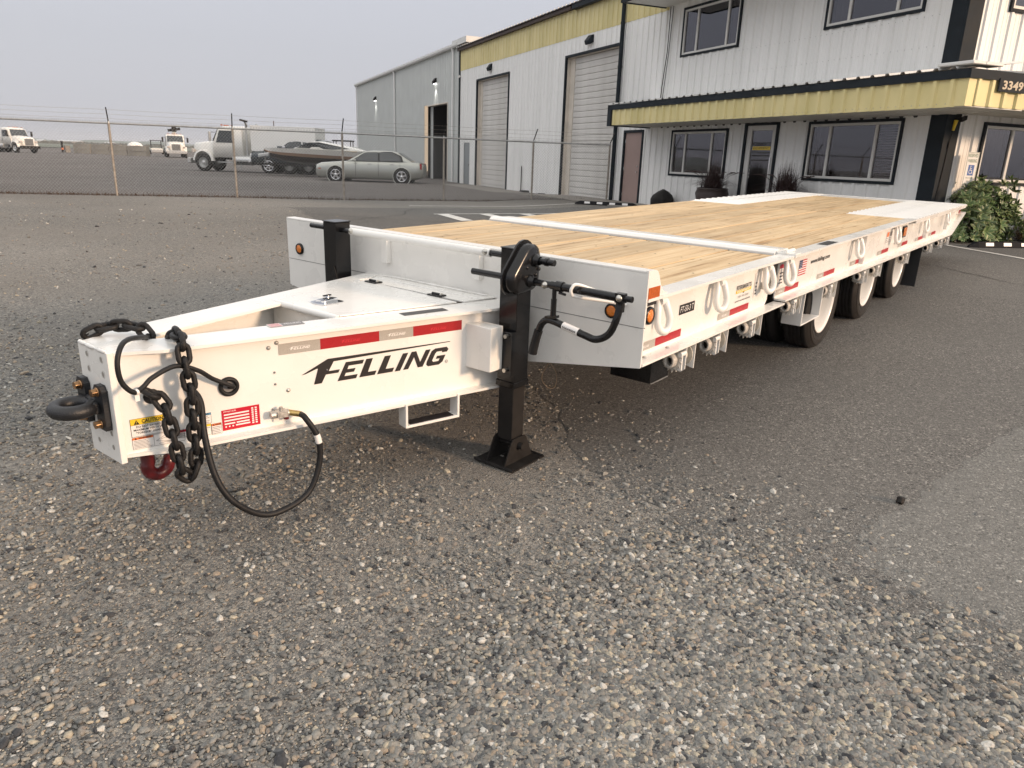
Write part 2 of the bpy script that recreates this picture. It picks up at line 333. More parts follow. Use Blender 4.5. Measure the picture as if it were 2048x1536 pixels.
def sheet(name, X, Y, m, fn, kind='structure'):
    xx, yy = np.meshgrid(X, Y); zz = fn(xx, yy); nx, ny = len(X), len(Y)
    v = np.stack([xx.ravel(), yy.ravel(), zz.ravel()], 1)
    i = np.arange(nx*ny).reshape(ny, nx); f = np.stack([i[:-1, :-1].ravel(), i[:-1, 1:].ravel(), i[1:, 1:].ravel(), i[1:, :-1].ravel()], 1)
    me = bpy.data.meshes.new(name); me.from_pydata(v.tolist(), [], f.tolist()); me.materials.append(m)
    me.polygons.foreach_set('use_smooth', [True]*len(me.polygons)); me.update()
    o = bpy.data.objects.new(name, me); S.collection.objects.link(o); o['kind'] = kind; return o
sheet('ground', axis(-900, 2600, -5, 18, 0.25), axis(-900, 3200, -6, 18, 0.25), GRAVEL, lambda x, y: gz(x, y)+0.0007*np.sin(x*2.1)*np.sin(y*1.7)-0.0018)
# asphalt: strip coordinates along the building direction; left edge broken
EO = Vector((0.62, -0.42, 0))
def asphalt():
    t = np.concatenate([np.arange(-9, 14.2, 0.12), [14.6]]); rows = []
    rr = np.cumsum(RNG.normal(0, 0.03, len(t)))*0.35; rr -= np.linspace(rr[0], rr[-1], len(t))
    edge = 0.10*np.sin(t*1.1)+0.06*np.sin(t*3.7+1)+RNG.normal(0, 0.02, len(t))+rr
    edge = edge + np.where(t < -1.6, (-1.6-t)*0.10, 0)
    q = np.concatenate([[0], np.geomspace(0.1, 34, 60)])
    v = []; 
    for ti, e_ in zip(t, edge):
        for qi in q:
            p = EO+DV*ti+NV*(e_*math.exp(-qi)+qi); v.append((p.x, p.y, 0))
    v = np.array(v); v[:, 2] = gz(v[:, 0], v[:, 1])+0.0005+0.0045*np.clip(np.tile(q, len(t)), 0, 1)
    n = len(q); f = [(i*n+j, i*n+j+1, (i+1)*n+j+1, (i+1)*n+j) for i in range(len(t)-1) for j in range(n-1)]
    me = bpy.data.meshes.new('asphalt_lot'); me.from_pydata(v.tolist(), [], f); me.materials.append(ASPHALT); me.update()
    o = bpy.data.objects.new('asphalt_lot', me); S.collection.objects.link(o); o['kind'] = 'structure'
asphalt()
def ribbon(name, pts, wd, m, dz, kind=None, jit=0.0, parent=None):
    P = [Vector((p[0], p[1], 0)) for p in pts]; Q = []
    for a, b in zip(P[:-1], P[1:]):
        k = max(2, int((b-a).length/0.15)); Q += [a.lerp(b, i/k) for i in range(k)]
    Q.append(P[-1]); vs = []
    for i, p in enumerate(Q):
        d = (Q[min(i+1, len(Q)-1)]-Q[max(i-1, 0)]).normalized(); n = Vector((-d.y, d.x, 0)); c = p+n*random.uniform(-jit, jit)
        ww = wd*(1 if not jit else random.uniform(0.3, 1))
        for s_ in (-1, 1):
            q = c+n*ww/2*s_; vs.append((q.x, q.y, float(gz(q.x, q.y))+dz))
    mb = MB(); mb.add(vs, [(2*i, 2*i+1, 2*i+3, 2*i+2) for i in range(len(Q)-1)], m); o = mb.build(name, parent)
    if kind: o['kind'] = kind
    return o
LINE = mat('road_paint', (0.72, 0.70, 0.66), 0.7, var=0.3, vscale=9, col2=(0.50, 0.48, 0.44))
CRACK = mat('crack_fill', (0.018, 0.017, 0.016), 0.8)
for p, wd in [([(10.9, 11.32), (15.5, 9.0)], 0.10), ([(9.57, 9.16), (13.5, 7.2)], 0.10), ([(11.95, -0.68), (10.47, -2.1), (8.6, -3.9)], 0.095)]:
    ribbon('parking_line', p, wd, LINE, 0.012, 'structure')
for k in range(5):
    a = Vector((9.75+k*0.93, 9.05-k*0.46, 0)); b = a+Vector((-0.76, -1.42, 0))*1.0
    ribbon('hatch_stripe', [a, b], 0.28, LINE, 0.012, 'structure')
ribbon('asphalt_crack', [(8.2, -.5), (8.8, -.96), (8.45, -1.6), (8.03, -2.28), (7.6, -3.0)], 0.02, CRACK, 0.011, 'structure', 0.03)
def patch():
    P = [(-.05, -2.38), (.12, -2.30), (.40, -2.33), (.62, -2.39), (1.0, -2.46), (1.4, -2.54), (2.2, -2.72), (3.6, -3.1), (5.2, -3.9), (4.0, -6.5), (1.0, -7.5), (-1.2, -5.2), (-.55, -3.5), (-.20, -2.9), (-.14, -2.62)]
    Q = catmull([V(a, b, 0) for a, b in P]+[V(*P[0], 0)], 8)[:-1]; c = V(1.4, -4.2, 0); n = len(Q); R_ = 14; vs = []
    for i, p in enumerate(Q):
        for j in range(R_+1):
            f = j/R_; q = c.lerp(p+V(RNG.normal(0, .012), RNG.normal(0, .012), 0)*(1 if j == R_ else 0), f); vs.append((q.x, q.y, float(gz(q.x, q.y))+.0006+.0045*min(1, max(0, (q.x-EO.x)*NV.x+(q.y-EO.y)*NV.y-.05))+(.0006 if j == R_ else .0040)))
    k = R_+1; mb = MB(); mb.add(vs, [(i*k+j, i*k+j+1, ((i+1) % n)*k+j+1, ((i+1) % n)*k+j) for i in range(n) for j in range(R_)], PATCH); tag(mb.build('asphalt_patch'), kind='structure')
patch()
ribbon('asphalt_crack', [(7.2, 10.6), (8.3, 8.0), (9.0, 6.0), (8.2, 4.0)], 0.03, CRACK, 0.011, 'structure', 0.05)
ribbon('asphalt_crack', [(6.5, 9.0), (8.8, 9.4), (10.0, 10.4), (12.0, 10.0)], 0.03, CRACK, 0.011, 'structure', 0.05)

# loose stones: points with size/rotation attributes, one stone mesh picked per point
def stone_mesh(i):
    g = np.random.default_rng(40+i); import bmesh
    bm = bmesh.new(); bmesh.ops.create_icosphere(bm, subdivisions=1 if i < 5 else 2, radius=1)
    for v in bm.verts:
        n = v.co.copy(); v.co = Vector((n.x*1.0, n.y*g.uniform(.72, .78), n.z*0.5))*(1+g.uniform(-.2, .16))
    me = bpy.data.meshes.new('stone'); bm.to_mesh(me); bm.free(); me.materials.append(STONE)
    me.polygons.foreach_set('use_smooth', [i % 2 == 0]*len(me.polygons)); return me
def scatter(name, pts, sizes, label_kind='stuff', sink=0.25):
    n = len(pts); me = bpy.data.meshes.new(name); me.from_pydata(pts.tolist(), [], [])
    rot = np.stack([RNG.normal(0, .35, n), RNG.normal(0, .35, n), RNG.uniform(0, 6.28, n)], 1)
    sc = sizes[:, None]*np.stack([RNG.uniform(.8, 1.25, n), RNG.uniform(.75, 1.1, n), RNG.uniform(.7, 1.2, n)], 1)
    for nm, arr, ty in (('rot', rot, 'FLOAT_VECTOR'), ('scl', sc, 'FLOAT_VECTOR')):
        a = me.attributes.new(nm, ty, 'POINT'); a.data.foreach_set('vector', arr.astype(np.float32).ravel())
    a = me.attributes.new('idx', 'INT', 'POINT'); a.data.foreach_set('value', RNG.integers(0, 8, n).astype(np.int32))
    o = bpy.data.objects.new(name, me); S.collection.objects.link(o); o['kind'] = label_kind
    ng = bpy.data.node_groups.new(name, 'GeometryNodeTree'); ng.interface.new_socket('Geometry', in_out='INPUT', socket_type='NodeSocketGeometry'); ng.interface.new_socket('Geometry', in_out='OUTPUT', socket_type='NodeSocketGeometry')
    N = ng.nodes; L = ng.links; gi = N.new('NodeGroupInput'); go = N.new('NodeGroupOutput'); ip = N.new('GeometryNodeInstanceOnPoints'); ip.inputs['Pick Instance'].default_value = True
    ci = N.new('GeometryNodeCollectionInfo'); ci.inputs['Collection'].default_value = STONES; ci.inputs['Separate Children'].default_value = True; ci.inputs['Reset Children'].default_value = True
    def at(nm, ty):
        q = N.new('GeometryNodeInputNamedAttribute'); q.data_type = ty; q.inputs['Name'].default_value = nm; return q
    L.new(gi.outputs[0], ip.inputs['Points']); L.new(ci.outputs[0], ip.inputs['Instance'])
    L.new(at('idx', 'INT').outputs[0], ip.inputs['Instance Index']); L.new(at('rot', 'FLOAT_VECTOR').outputs[0], ip.inputs['Rotation']); L.new(at('scl', 'FLOAT_VECTOR').outputs[0], ip.inputs['Scale'])
    L.new(ip.outputs[0], go.inputs[0]); o.modifiers.new('stones', 'NODES').node_group = ng; return o
STONES = bpy.data.collections.new('stone_shapes')
for i in range(8):
    so = bpy.data.objects.new('stone_shape', stone_mesh(i)); STONES.objects.link(so)
def vnoise(x, y, sc, seed):
    g = np.random.default_rng(seed); T = g.random((64, 64)); u, v_ = x/sc+100, y/sc+100; i, j = np.floor(u).astype(int), np.floor(v_).astype(int); a, b = u-i, v_-j
    a = a*a*(3-2*a); b = b*b*(3-2*b); q = lambda p, r: T[p % 64, r % 64]
    return (q(i, j)*(1-a)+q(i+1, j)*a)*(1-b)+(q(i, j+1)*(1-a)+q(i+1, j+1)*a)*b
CX, CY = -2.92, -2.80
def stones():
    n = 1100000
    # polar sampling about the foreground so density falls with distance
    r = 0.75*np.exp(RNG.random(n)*math.log(20/0.75)); th = RNG.uniform(math.radians(-5), math.radians(80), n)
    x = CX+r*np.cos(th); y = CY+r*np.sin(th)
    e = (x-EO.x)*NV.x+(y-EO.y)*NV.y; t_ = (x-EO.x)*DV.x+(y-EO.y)*DV.y
    edge = 0.10*np.sin(t_*1.1)+np.where(t_ < -1.6, (-1.6-t_)*0.10, 0)
    spill = 0.20+0.35*sst(0.2, -1.6, t_)+0.35*(vnoise(x, y, 0.5, 9)-.5)
    on = sst(spill+0.45, spill-0.25, e-edge)*0.91+0.09*sst(1.8, 0, e-edge)
    den = 0.22+0.55*sst(.38, .62, 0.5*vnoise(x, y, 0.9, 3)+0.3*vnoise(x, y, 0.3, 5)+0.2*vnoise(x, y, 0.11, 6))
    pile = np.exp(-(((x+0.80)/0.85)**2+((y+2.25)/0.75)**2))+0.8*np.exp(-(((x+1.7)/0.6)**2+((y+2.1)/0.4)**2))+0.6*np.exp(-(((x+0.1)/0.55)**2+((y+1.95)/0.35)**2))
    pile = np.clip(pile, 0, 1)*(0.25+0.75*sst(.36, .55, 0.6*vnoise(x, y, 0.55, 13)+0.4*vnoise(x, y, 0.2, 15)))
    keep = RNG.random(n) < on*np.clip(den*0.40+pile*0.55, 0, 1)*np.where(r > 9, .6, 1)*np.where((y > -1.0) & (x > -.4), .35, 1)
    x, y, r, pile = x[keep], y[keep], r[keep], pile[keep]
    base = 0.0024+0.0026*RNG.gamma(1.2, 0.9, len(x))
    big = RNG.random(len(x)) < (0.045+0.34*pile); base = np.where(big, RNG.uniform(0.008, 0.0155, len(x))+0.007*RNG.random(len(x))**3, base)
    # bigger only where far, so that far stones still read
    base = base*(1+0.09*np.clip(r-2.5, 0, 10))
    z = gz(x, y)+base*0.05
    return np.stack([x, y, z], 1), base
_p, _s = stones()
_k = RNG.random(len(_p)) < min(1, 330000/len(_p))
scatter('gravel_stones', _p[_k], _s[_k])
BRTRIM_ = mat('thin_wire', (.20, .15, .10), .6)
# ================================================================ TRAILER
TR = empty('equipment_trailer', (0, 0, -0.1), label='long white tilt deck equipment trailer with pale timber planks, parked across gravel and asphalt', cat='trailer')
_A = Matrix(((0.999833, 0.0, 0.018258), (-0.000306, 0.99986, 0.016743), (-0.018255, -0.016746, 0.999693))).transposed()
TR.rotation_mode = 'QUATERNION'; TR.rotation_quaternion = _A.to_quaternion()
def gl(x, y):   # local z of the ground under a local point
    return (float(gz(x, y))+0.1-0.018255*x-0.016746*y)/0.9997
X, Y, Z = V(1, 0, 0), V(0, 1, 0), V(0, 0, 1)
FSIDE = lambda x, z, y=-1.227: (V(x-.0365, y, z+.0171), X*.9875, Z*.9875, -Y)         # near side, facing the camera's right
FFRONT = lambda y, z, x=0.0: (V(x, y, z), -Y, Z, -X)
FTOP = lambda x, y, z: (V(x, y, z), X, Y, Z)
HT, ZD = 0.945, 0.818
# ---- headboard
def headboard():
    h = MB()
    F = (V(0, 0, 0), Y, Z, X)
    h.prism([(-1.295, .688), (1.295, .688), (1.295, HT-.012), (-1.295, HT-.012)], F, 0, .012, WHITE)
    h.prism([(-1.295, .500), (-0.66, .40), (0.62, .40), (1.295, .515), (1.295, .6835), (-1.295, .6835)], F, 0.001, .012, WHITE)
    h.box(.004, .010, -1.29, 1.29, .68, .69, GINK)
    h.prism([(0, HT), (.062, HT), (.062, HT-.012), (.0, HT-.012)], (V(0, 0, 0), X, Z, Y), -1.282, 1.282, WHITE)
    o = h.build('headboard', TR, .003)
    for y in (0.355, -0.33): MB().box(-.035, 0, y-.024, y+.024, .775, .905, WHITE).build('tube_bracket', TR, .002)
    for s_, e in ((-1.295, 1), (1.295, -1)):
        g = MB(); y0, y1 = sorted((s_, s_+.012*e))
        pts = [(.0125, .502), (.0125, HT-.012), (.0, HT-.0119), (.0, HT), (.062, HT), (.085, HT-.006), (.105, HT-.03), (.125, .875), (.150, .845), (.175, .832), (.2, .828), (.2, .819), (.0125, .819)]
        g.prism(pts, (V(0, y0, 0), X, Z, Y), 0, y1-y0, WHITE); g.build('headboard_wing', TR)
headboard()
# weld beads where the tongue meets the headboard and along the hinge strip
def bead(name, pts, r, m=WHITE):
    P = catmull(pts, 10); mb = MB(); mb.tube(P, [r*random.uniform(.6, 1.5) for _ in P], m, 6); return mb.build(name, TR)
# ---- side rails
def rail(name, x0, x1, sgn, zt=ZD, zb0=.512, zb1=.512, tail=False):
    mb = MB(); yo = 1.300*sgn; yi = 1.225*sgn
    def yb(a, b): return (min(a, b), max(a, b))
    a, b = yb(yo, 1.19*sgn); mb.box(x0, x1, a, b, zt-.014, zt-(.012 if sgn > 0 else 0), WHITE)
    w0, w1 = yb(yi, yi-.008*sgn)
    xe = x1-.04 if not tail else x1
    if tail:
        pts = [(x0, zb0), (8.75, zb1), (x1+.02, .70), (x1+.02, .745), (x1-.12, zt-.014), (x0, zt-.014)]
    else: pts = [(x0, zb0), (xe-.13, zb1), (xe-.10, zb1+.03), (xe-.10, zt-.014), (x0, zt-.014)]
    mb.prism(pts, (V(0, w0, 0), X, Z, Y), 0, w1-w0, WHITE)
    c, d = yb(yo, yi)
    n = 10
    xs = [x0+(min(x1, 8.75)-x0)*i/n for i in range(n+1)]
    for i in range(n):
        za = zb0+(zb1-zb0)*i/n; zb = zb0+(zb1-zb0)*(i+1)/n
        vs = [(xs[i], c, za-.012), (xs[i+1], c, zb-.012), (xs[i+1], d, zb-.012), (xs[i], d, za-.012), (xs[i], c, za), (xs[i+1], c, zb), (xs[i+1], d, zb), (xs[i], d, za)]
        mb.add(vs, [(3, 2, 1, 0), (4, 5, 6, 7), (0, 1, 5, 4), (2, 3, 7, 6)] + ([(0, 4, 7, 3)] if i == 0 else []) + ([(1, 2, 6, 5)] if i == n-1 else []), WHITE)
    if tail:
        mb.add([(8.75, c, zb1-.012), (8.75, d, zb1-.012), (x1+.05, d, .695), (x1+.05, c, .695), (8.75, c, zb1), (8.75, d, zb1), (x1+.04, d, .71), (x1+.04, c, .71)], [(0, 1, 2, 3), (7, 6, 5, 4), (0, 3, 7, 4), (2, 1, 5, 6), (3, 2, 6, 7)], WHITE)
    return mb.build(name, TR)
rail('side_rail', .0135, 1.95, -1, zb0=.517, zb1=.517); rail('side_rail', .0135, 1.95, 1, zb0=.517, zb1=.517)
for sg in (-1, 1): rail('tilt_side_rail', 1.955, 9.6, sg, zb0=.535, zb1=.465, tail=True)
# slit under the top flange (shade painted as black strips) and vertical stiffeners
for x in (4.08, 6.98, 8.42): MB().box(x, x+.012, -1.262, -1.227, .54, .802, WHITE).build('stiffener', TR)
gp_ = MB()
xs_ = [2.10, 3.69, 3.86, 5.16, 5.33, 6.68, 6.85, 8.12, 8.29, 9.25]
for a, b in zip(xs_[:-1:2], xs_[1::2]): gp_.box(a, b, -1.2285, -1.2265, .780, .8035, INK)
gp_.build('rail_gap_shade', TR)
# ---- transverse joint beam
jb = MB(); jb.prism([(1.965, .80), (1.965, .826), (1.985, .842), (2.02, .848), (2.05, .846), (2.055, .838), (2.235, .834), (2.235, .80)], (V(0, 0, 0), X, Z, Y), -1.18, 1.235, WHITE, smooth=False)
jb.build('joint_beam', TR, .002); MB().box(1.945, 1.964, -1.18, 1.235, .79, .812, INK).build('joint_seal', TR)
nb = MB(); nb.box(2.0, 2.1, -1.31, -1.18, .806, .832, WHITE); nb.cyl((1.99, -1.24, .84), (2.16, -1.24, .838), .012, WHITE); nb.build('joint_hinge', TR, .003)
# ---- planks
def planks():
    NP = 8; W = 2.475/NP; cache = {}
    def plank(x0, x1, k, zt=.814, wob=0):
        L = round(x1-x0, 2)
        if L not in cache:
            mb = MB(); n = 8; h = W/2-.0055
            for i in range(n):
                a, b = -L/2+L*i/n, -L/2+L*(i+1)/n
                vs = [(a, -h, -.04), (b, -h, -.04), (b, h, -.04), (a, h, -.04), (a, -h, -.003), (b, -h, -.003), (b, h, -.003), (a, h, -.003), (a, -h+.003, 0), (b, -h+.003, 0), (b, h-.003, 0), (a, h-.003, 0)]
                f = [(3, 2, 1, 0), (0, 1, 5, 4), (2, 3, 7, 6), (4, 5, 9, 8), (6, 7, 11, 10), (8, 9, 10, 11)]
                if i == 0: f += [(0, 4, 8, 11, 7, 3)]
                if i == n-1: f += [(1, 2, 6, 10, 9, 5)]
                mb.add(vs, f, WOOD)
            cache[L] = mb.mesh('plank')
        o = bpy.data.objects.new('plank', cache[L]); S.collection.objects.link(o); o.parent = TR
        o.location = ((x0+x1)/2, -1.19+W*(k+.5), zt+random.uniform(-.0015, .0015)); o.rotation_euler = (random.uniform(-.004, .004), 0, random.choice((0, math.pi)))
    for k in range(NP):
        plank(.066, 1.942, k)
        plank(2.24, 6.04, k)
        if 2 <= k <= 5: plank(6.062, 9.13, k)
    MB().box(.066, 1.942, -1.19, 1.19, .74, .765, BLACKD).build('deck_backing', TR)
    MB().box(2.24, 9.5, -1.19, 1.19, .74, .765, BLACKD).build('deck_backing', TR)
planks()
# planks have countersunk screws at the cross members
sc = MB()
for x in list(np.arange(.35, 1.9, .5))+list(np.arange(2.5, 6, .5))+list(np.arange(6.3, 9.0, .5)):
    for k in range(8):
        if x > 6.05 and not 2 <= k <= 5: continue
        for d in (-.09, .09):
            y = -1.19+.309*(k+.5)+d; q = .0055; z = .8165
            sc.add([(x-q, y-q, z), (x+q, y-q, z), (x+q, y+q, z), (x-q, y+q, z)], [(0, 1, 2, 3)], BLACKD)
o = sc.build('deck_screws', TR); o['kind'] = 'stuff'
# ---- ribbed approach plates at the tail
bar_me = None
for y0, y1 in ((-1.292, -.575), (.050+.62, 1.292)):
    xs0 = 6.03
    pl = MB(); pl.box(xs0, 9.58, y0, y1, .770, .780, WHITE); pl.box(xs0, 9.58, y0, y0+.012, .78, .815, WHITE); pl.box(xs0, 9.58, y1-.012, y1, .78, .815, WHITE); pl.box(9.56, 9.60, y0, y1, .78, .818, WHITE); p = pl.build('approach_plate', TR)
    for i in range(20):
        x = xs0+.05+i*.178
        if bar_me is None:
            b = MB(); b.prism([(-.062, .010), (-.058, .018), (.040, .046), (.052, .046), (.054, .0)], (V(0, 0, 0), X, Z, Y), -.32, .32, WHITE); bar_me = b.mesh('traction_bar')
        o = bpy.data.objects.new('traction_bar', bar_me); S.collection.objects.link(o); o.parent = p; o.location = (x+.02, (y0+y1)/2, .780); o.scale = (1, (y1-y0)/.645, 1)
MB().box(9.14, 9.58, -.65, .65, .806, .818, WHITE).build('tail_plate', TR, .002)
tl = MB(); tl.prism([(9.58, .822), (9.70, .80), (9.72, .79), (9.58, .80)], (V(0, 0, 0), X, Z, Y), -1.29, 1.29, WHITE); tl.box(9.25, 9.62, -1.20, 1.20, .69, .80, WHITE); tl.build('tail_edge', TR)
MB().box(9.50, 9.6, -1.235, -1.215, .66, .77, REDLENS).build('tail_lamp', TR)
MB().box(9.3, 9.6, -1.28, -1.207, .688, .695, WHITE).build('lamp_guard', TR)
# ---- D rings
dm = MB(); R_ = .0178
pts = [(-.024, 0, 0), (-.028, -.012, -.03), (-.036, -.020, -.07), (-.038, -.024, -.10), (-.026, -.028, -.132), (0, -.03, -.145), (.026, -.028, -.132), (.038, -.024, -.10), (.036, -.020, -.07), (.028, -.012, -.03), (.024, 0, 0), (.0, .003, .008)]
dm.tube(catmull(pts+[pts[0]], 4)[:-1], R_, WHITE, 10, closed=True); dring = dm.mesh('d_ring')
mm = MB(); mm.cyl((-.024, 0, 0), (.024, 0, 0), .024, WHITE, n=14); mm.box(-.022, .022, 0, .042, -.02, .026, WHITE); mount = mm.mesh('ring_mount')
for i, x in enumerate((.20, .89, 1.62, 2.0, 3.77, 5.24, 6.76, 8.20)):
    m0 = bpy.data.objects.new('ring_mount', mount); S.collection.objects.link(m0); m0.parent = TR; m0.location = (x, -1.268, .782); m0.scale = (1, 1, 1)
    r0 = bpy.data.objects.new('d_ring', dring); S.collection.objects.link(r0); r0.parent = m0; r0.location = (0, 0, 0); r0.rotation_euler = (random.uniform(-.05, .04), random.uniform(-.06, .06), random.uniform(-.42, -.25))
# ---- ratchet strap winches below the flange
def winch_meshes():
    b = MB()   # folded bracket: front flange, back plate
    b.box(-.055, .10, -.05, .05, -.004, 0, WHITE)
    b.prism([(-.05, 0), (.05, 0), (.05, -.105), (-.03, -.115), (-.05, -.10)], (V(.012, 0, 0), Y, Z, X), 0, .006, WHITE)
    b.prism([(-.05, 0), (.05, 0), (.05, -.10), (-.05, -.115)], (V(.10, 0, 0), Y, Z, X), 0, .006, WHITE)
    d = MB(); d.cyl((.018, 0, -.058), (.10, 0, -.058), .022, WEAR, n=12); d.lathe([(0, .088), (.045, .088), (.045, .094), (0, .094)], (0, 0, -.058), (1, 0, 0), WEAR, 18, False)
    g = MB(); n = 14; pts = []
    for i in range(n):
        a = 2*math.pi*i/n; pts += [(.042*math.cos(a), .042*math.sin(a)), (.056*math.cos(a+.16), .056*math.sin(a+.16)), (.042*math.cos(a+.22), .042*math.sin(a+.22))]
    g.prism(pts, (V(-.02, 0, -.058), Y, Z, -X), 0, .010, CAST)
    g.lathe([(.019, .011), (.019, .045), (.030, .045), (.032, .011)], (-.02, 0, -.058), (-1, 0, 0), CAST, 16)
    g.lathe([(0, .013), (.019, .014)], (-.02, 0, -.058), (-1, 0, 0), BLACKD, 12)
    l = MB(); l.cyl((-.034, -.042, -.03), (.012, -.042, -.03), .011, WHITE, n=10); l.prism([(-.05, -.025), (-.035, -.025), (-.036, -.10), (-.052, -.098)], (V(-.016, 0, 0), Y, Z, -X), 0, .010, WHITE)
    return b.mesh('winch_bracket'), d.mesh('winch_drum'), g.mesh('winch_ratchet'), l.mesh('winch_pawl')
wm = winch_meshes()
for i, x in enumerate((.50, .93, 1.47, 2.24, 3.12, 4.14, 4.66, 5.95, 7.35, 8.10, 8.62)):
    z = .503 if x < 1.95 else .523-(x-1.95)*.0103
    r0 = bpy.data.objects.new('strap_winch', wm[0]); S.collection.objects.link(r0); r0.parent = TR; r0.location = (x, -1.235, z-.001); r0.scale = (1.22, 1.0, 1.22)
    for nme, me in (('winch_drum', wm[1]), ('winch_ratchet', wm[2]), ('winch_pawl', wm[3])):
        c = bpy.data.objects.new(nme, me); S.collection.objects.link(c); c.parent = r0
# flange bolts
for x in (.12, .36):
    MB().lathe([(0, .006), (.009, .005), (.012, 0)], (x, -1.25, .518), (0, 0, 1), ALU, 10).build('flange_bolt', TR)
# ---- under frame
uf = MB()
for y in (-.48, .48):
    for z0, z1, hw in ((.40, .416, .07), (.72, .736, .07), (.416, .72, .008)):
        uf.box(.012, 9.0, y-hw, y+hw, z0 if z0 != .40 else .40, z1, WHITE)
for x in np.arange(.5, 9.0, .5): uf.box(x-.004, x+.004, -1.195, 1.195, .60, .738, WHITE)
uf.build('under_frame', TR)
# ---- tool/battery box and suspension under the front deck
tb = MB(); tb.box(.43, .64, -1.14, -.90, .285, .50, BLACK); tb.box(.44, .63, -1.146, -1.14, .280, .287, WGALV); tb.build('under_deck_box', TR, .006)
kn = MB(); kn.cyl((.60, -1.14, .40), (.60, -1.20, .40), .018, BLACK, n=10); kn.lathe([(0, .075), (.04, .075), (.045, .09), (.04, .10), (0, .10)], (.62, -1.13, .39), (0, -1, 0), BLACK, 16); kn.build('box_knob', TR)
# ---- step
st = MB(); xa, xb, zt_, zb_ = 2.48, 2.93, .523, .262
for x in (xa, xb-.010): st.box(x, x+.010, -1.275, -1.13, zb_, zt_, WHITE)
st.box(xa+.010, xb-.010, -1.275, -1.13, zb_, zb_+.010, WHITE); st.build('side_step', TR, .002)
# ---- wheels
RW, RIM = .385, .247
def wheel_meshes():
    t = MB(); w = .225; hw = w/2; pr = [(RIM-.005, -hw+.02), (RIM+.02, -hw+.008), (.30, -hw-.003), (.34, -hw+.0), (.368, -hw+.014), (RW-.006, -hw+.03)]
    ys = [-.0825]; gw = .0055; pr += [(RW, -.079)]
    for g in (-.046, -.016, .016, .046): pr += [(RW+.001, g-gw), (RW-.011, g-gw+.001), (RW-.011, g+gw-.001), (RW+.001, g+gw)]
    pr += [(RW, .079), (RW-.006, hw-.03), (.368, hw-.014), (.34, hw), (.30, hw+.003), (RIM+.02, hw-.008), (RIM-.005, hw-.02)]
    t.lathe(pr, (0, 0, 0), (0, -1, 0), RUBBER, 56)
    for r_ in (.275, .312, .345): t.lathe([(r_-.003, hw+.001), (r_, hw+.0045), (r_+.003, hw+.001)], (0, 0, 0), (0, -1, 0), RUBBER, 48)
    r = MB(); r.lathe([(RIM-.004, .092), (RIM+.006, .105), (RIM+.004, .112), (RIM-.008, .110), (RIM-.016, .095), (RIM-.02, .06), (RIM-.022, -.02), (RIM-.04, -.05), (.16, -.06), (.14, -.045), (.085, -.04), (.08, .0), (.05, .02), (0, .022)], (0, 0, 0), (0, -1, 0), WHITE, 40)
    for i in range(8):
        a = math.pi/4*i; c, s_ = math.cos(a)*.115, math.sin(a)*.115; r.cyl((c, .04, s_), (c, .015, s_), .014, ZINC, n=6)
    r2 = MB(); r2.lathe([(RIM-.004, -.09), (RIM-.02, -.06), (RIM-.022, .08), (RIM-.004, .09)], (0, 0, 0), (0, -1, 0), WHITE, 32)
    return t.mesh('tyre'), r.mesh('rim'), r2.mesh('rim')
wt, wr, wr2 = wheel_meshes()
for i, x in enumerate((3.27, 4.65, 5.99)):
    for sg in (-1, 1):
        for y, rim in ((1.105*sg, wr), (.83*sg, wr2)):
            zc = gl(x, y)+RW-.012
            t = bpy.data.objects.new('wheel', wt); S.collection.objects.link(t); t.parent = TR; t.location = (x, y, zc); t['label'] = 'ribbed black tyre on white steel rim'
            if sg > 0: t.rotation_euler = (0, 0, math.pi)
            r = bpy.data.objects.new('rim', rim); S.collection.objects.link(r); r.parent = t
    ax = MB(); zc = gl(x, 0)+RW-.012; ax.cyl((x, -1.0, zc), (x, 1.0, zc), .06, BLACKD, n=12)
    for sg in (-1, 1): ax.lathe([(.0, -.09), (.2, -.09), (.2, .05), (.0, .06)], (x, .66*sg, zc), (0, sg, 0), BLACKD, 20); ax.box(x-.45, x+.45, .46*sg-.04, .46*sg+.04, zc+.07, zc+.12, BLACKD)
    ax.build('axle', TR)
# mud flap
MB().box(6.75, 6.76, -1.29, -.74, .0, .45, mat('mud_flap_rubber', (.02, .02, .021), .5, bump=.1)).build('mud_flap', TR)
MB().box(6.75, 6.76, .74, 1.29, .0, .45, MATS['mud_flap_rubber']).build('mud_flap', TR)

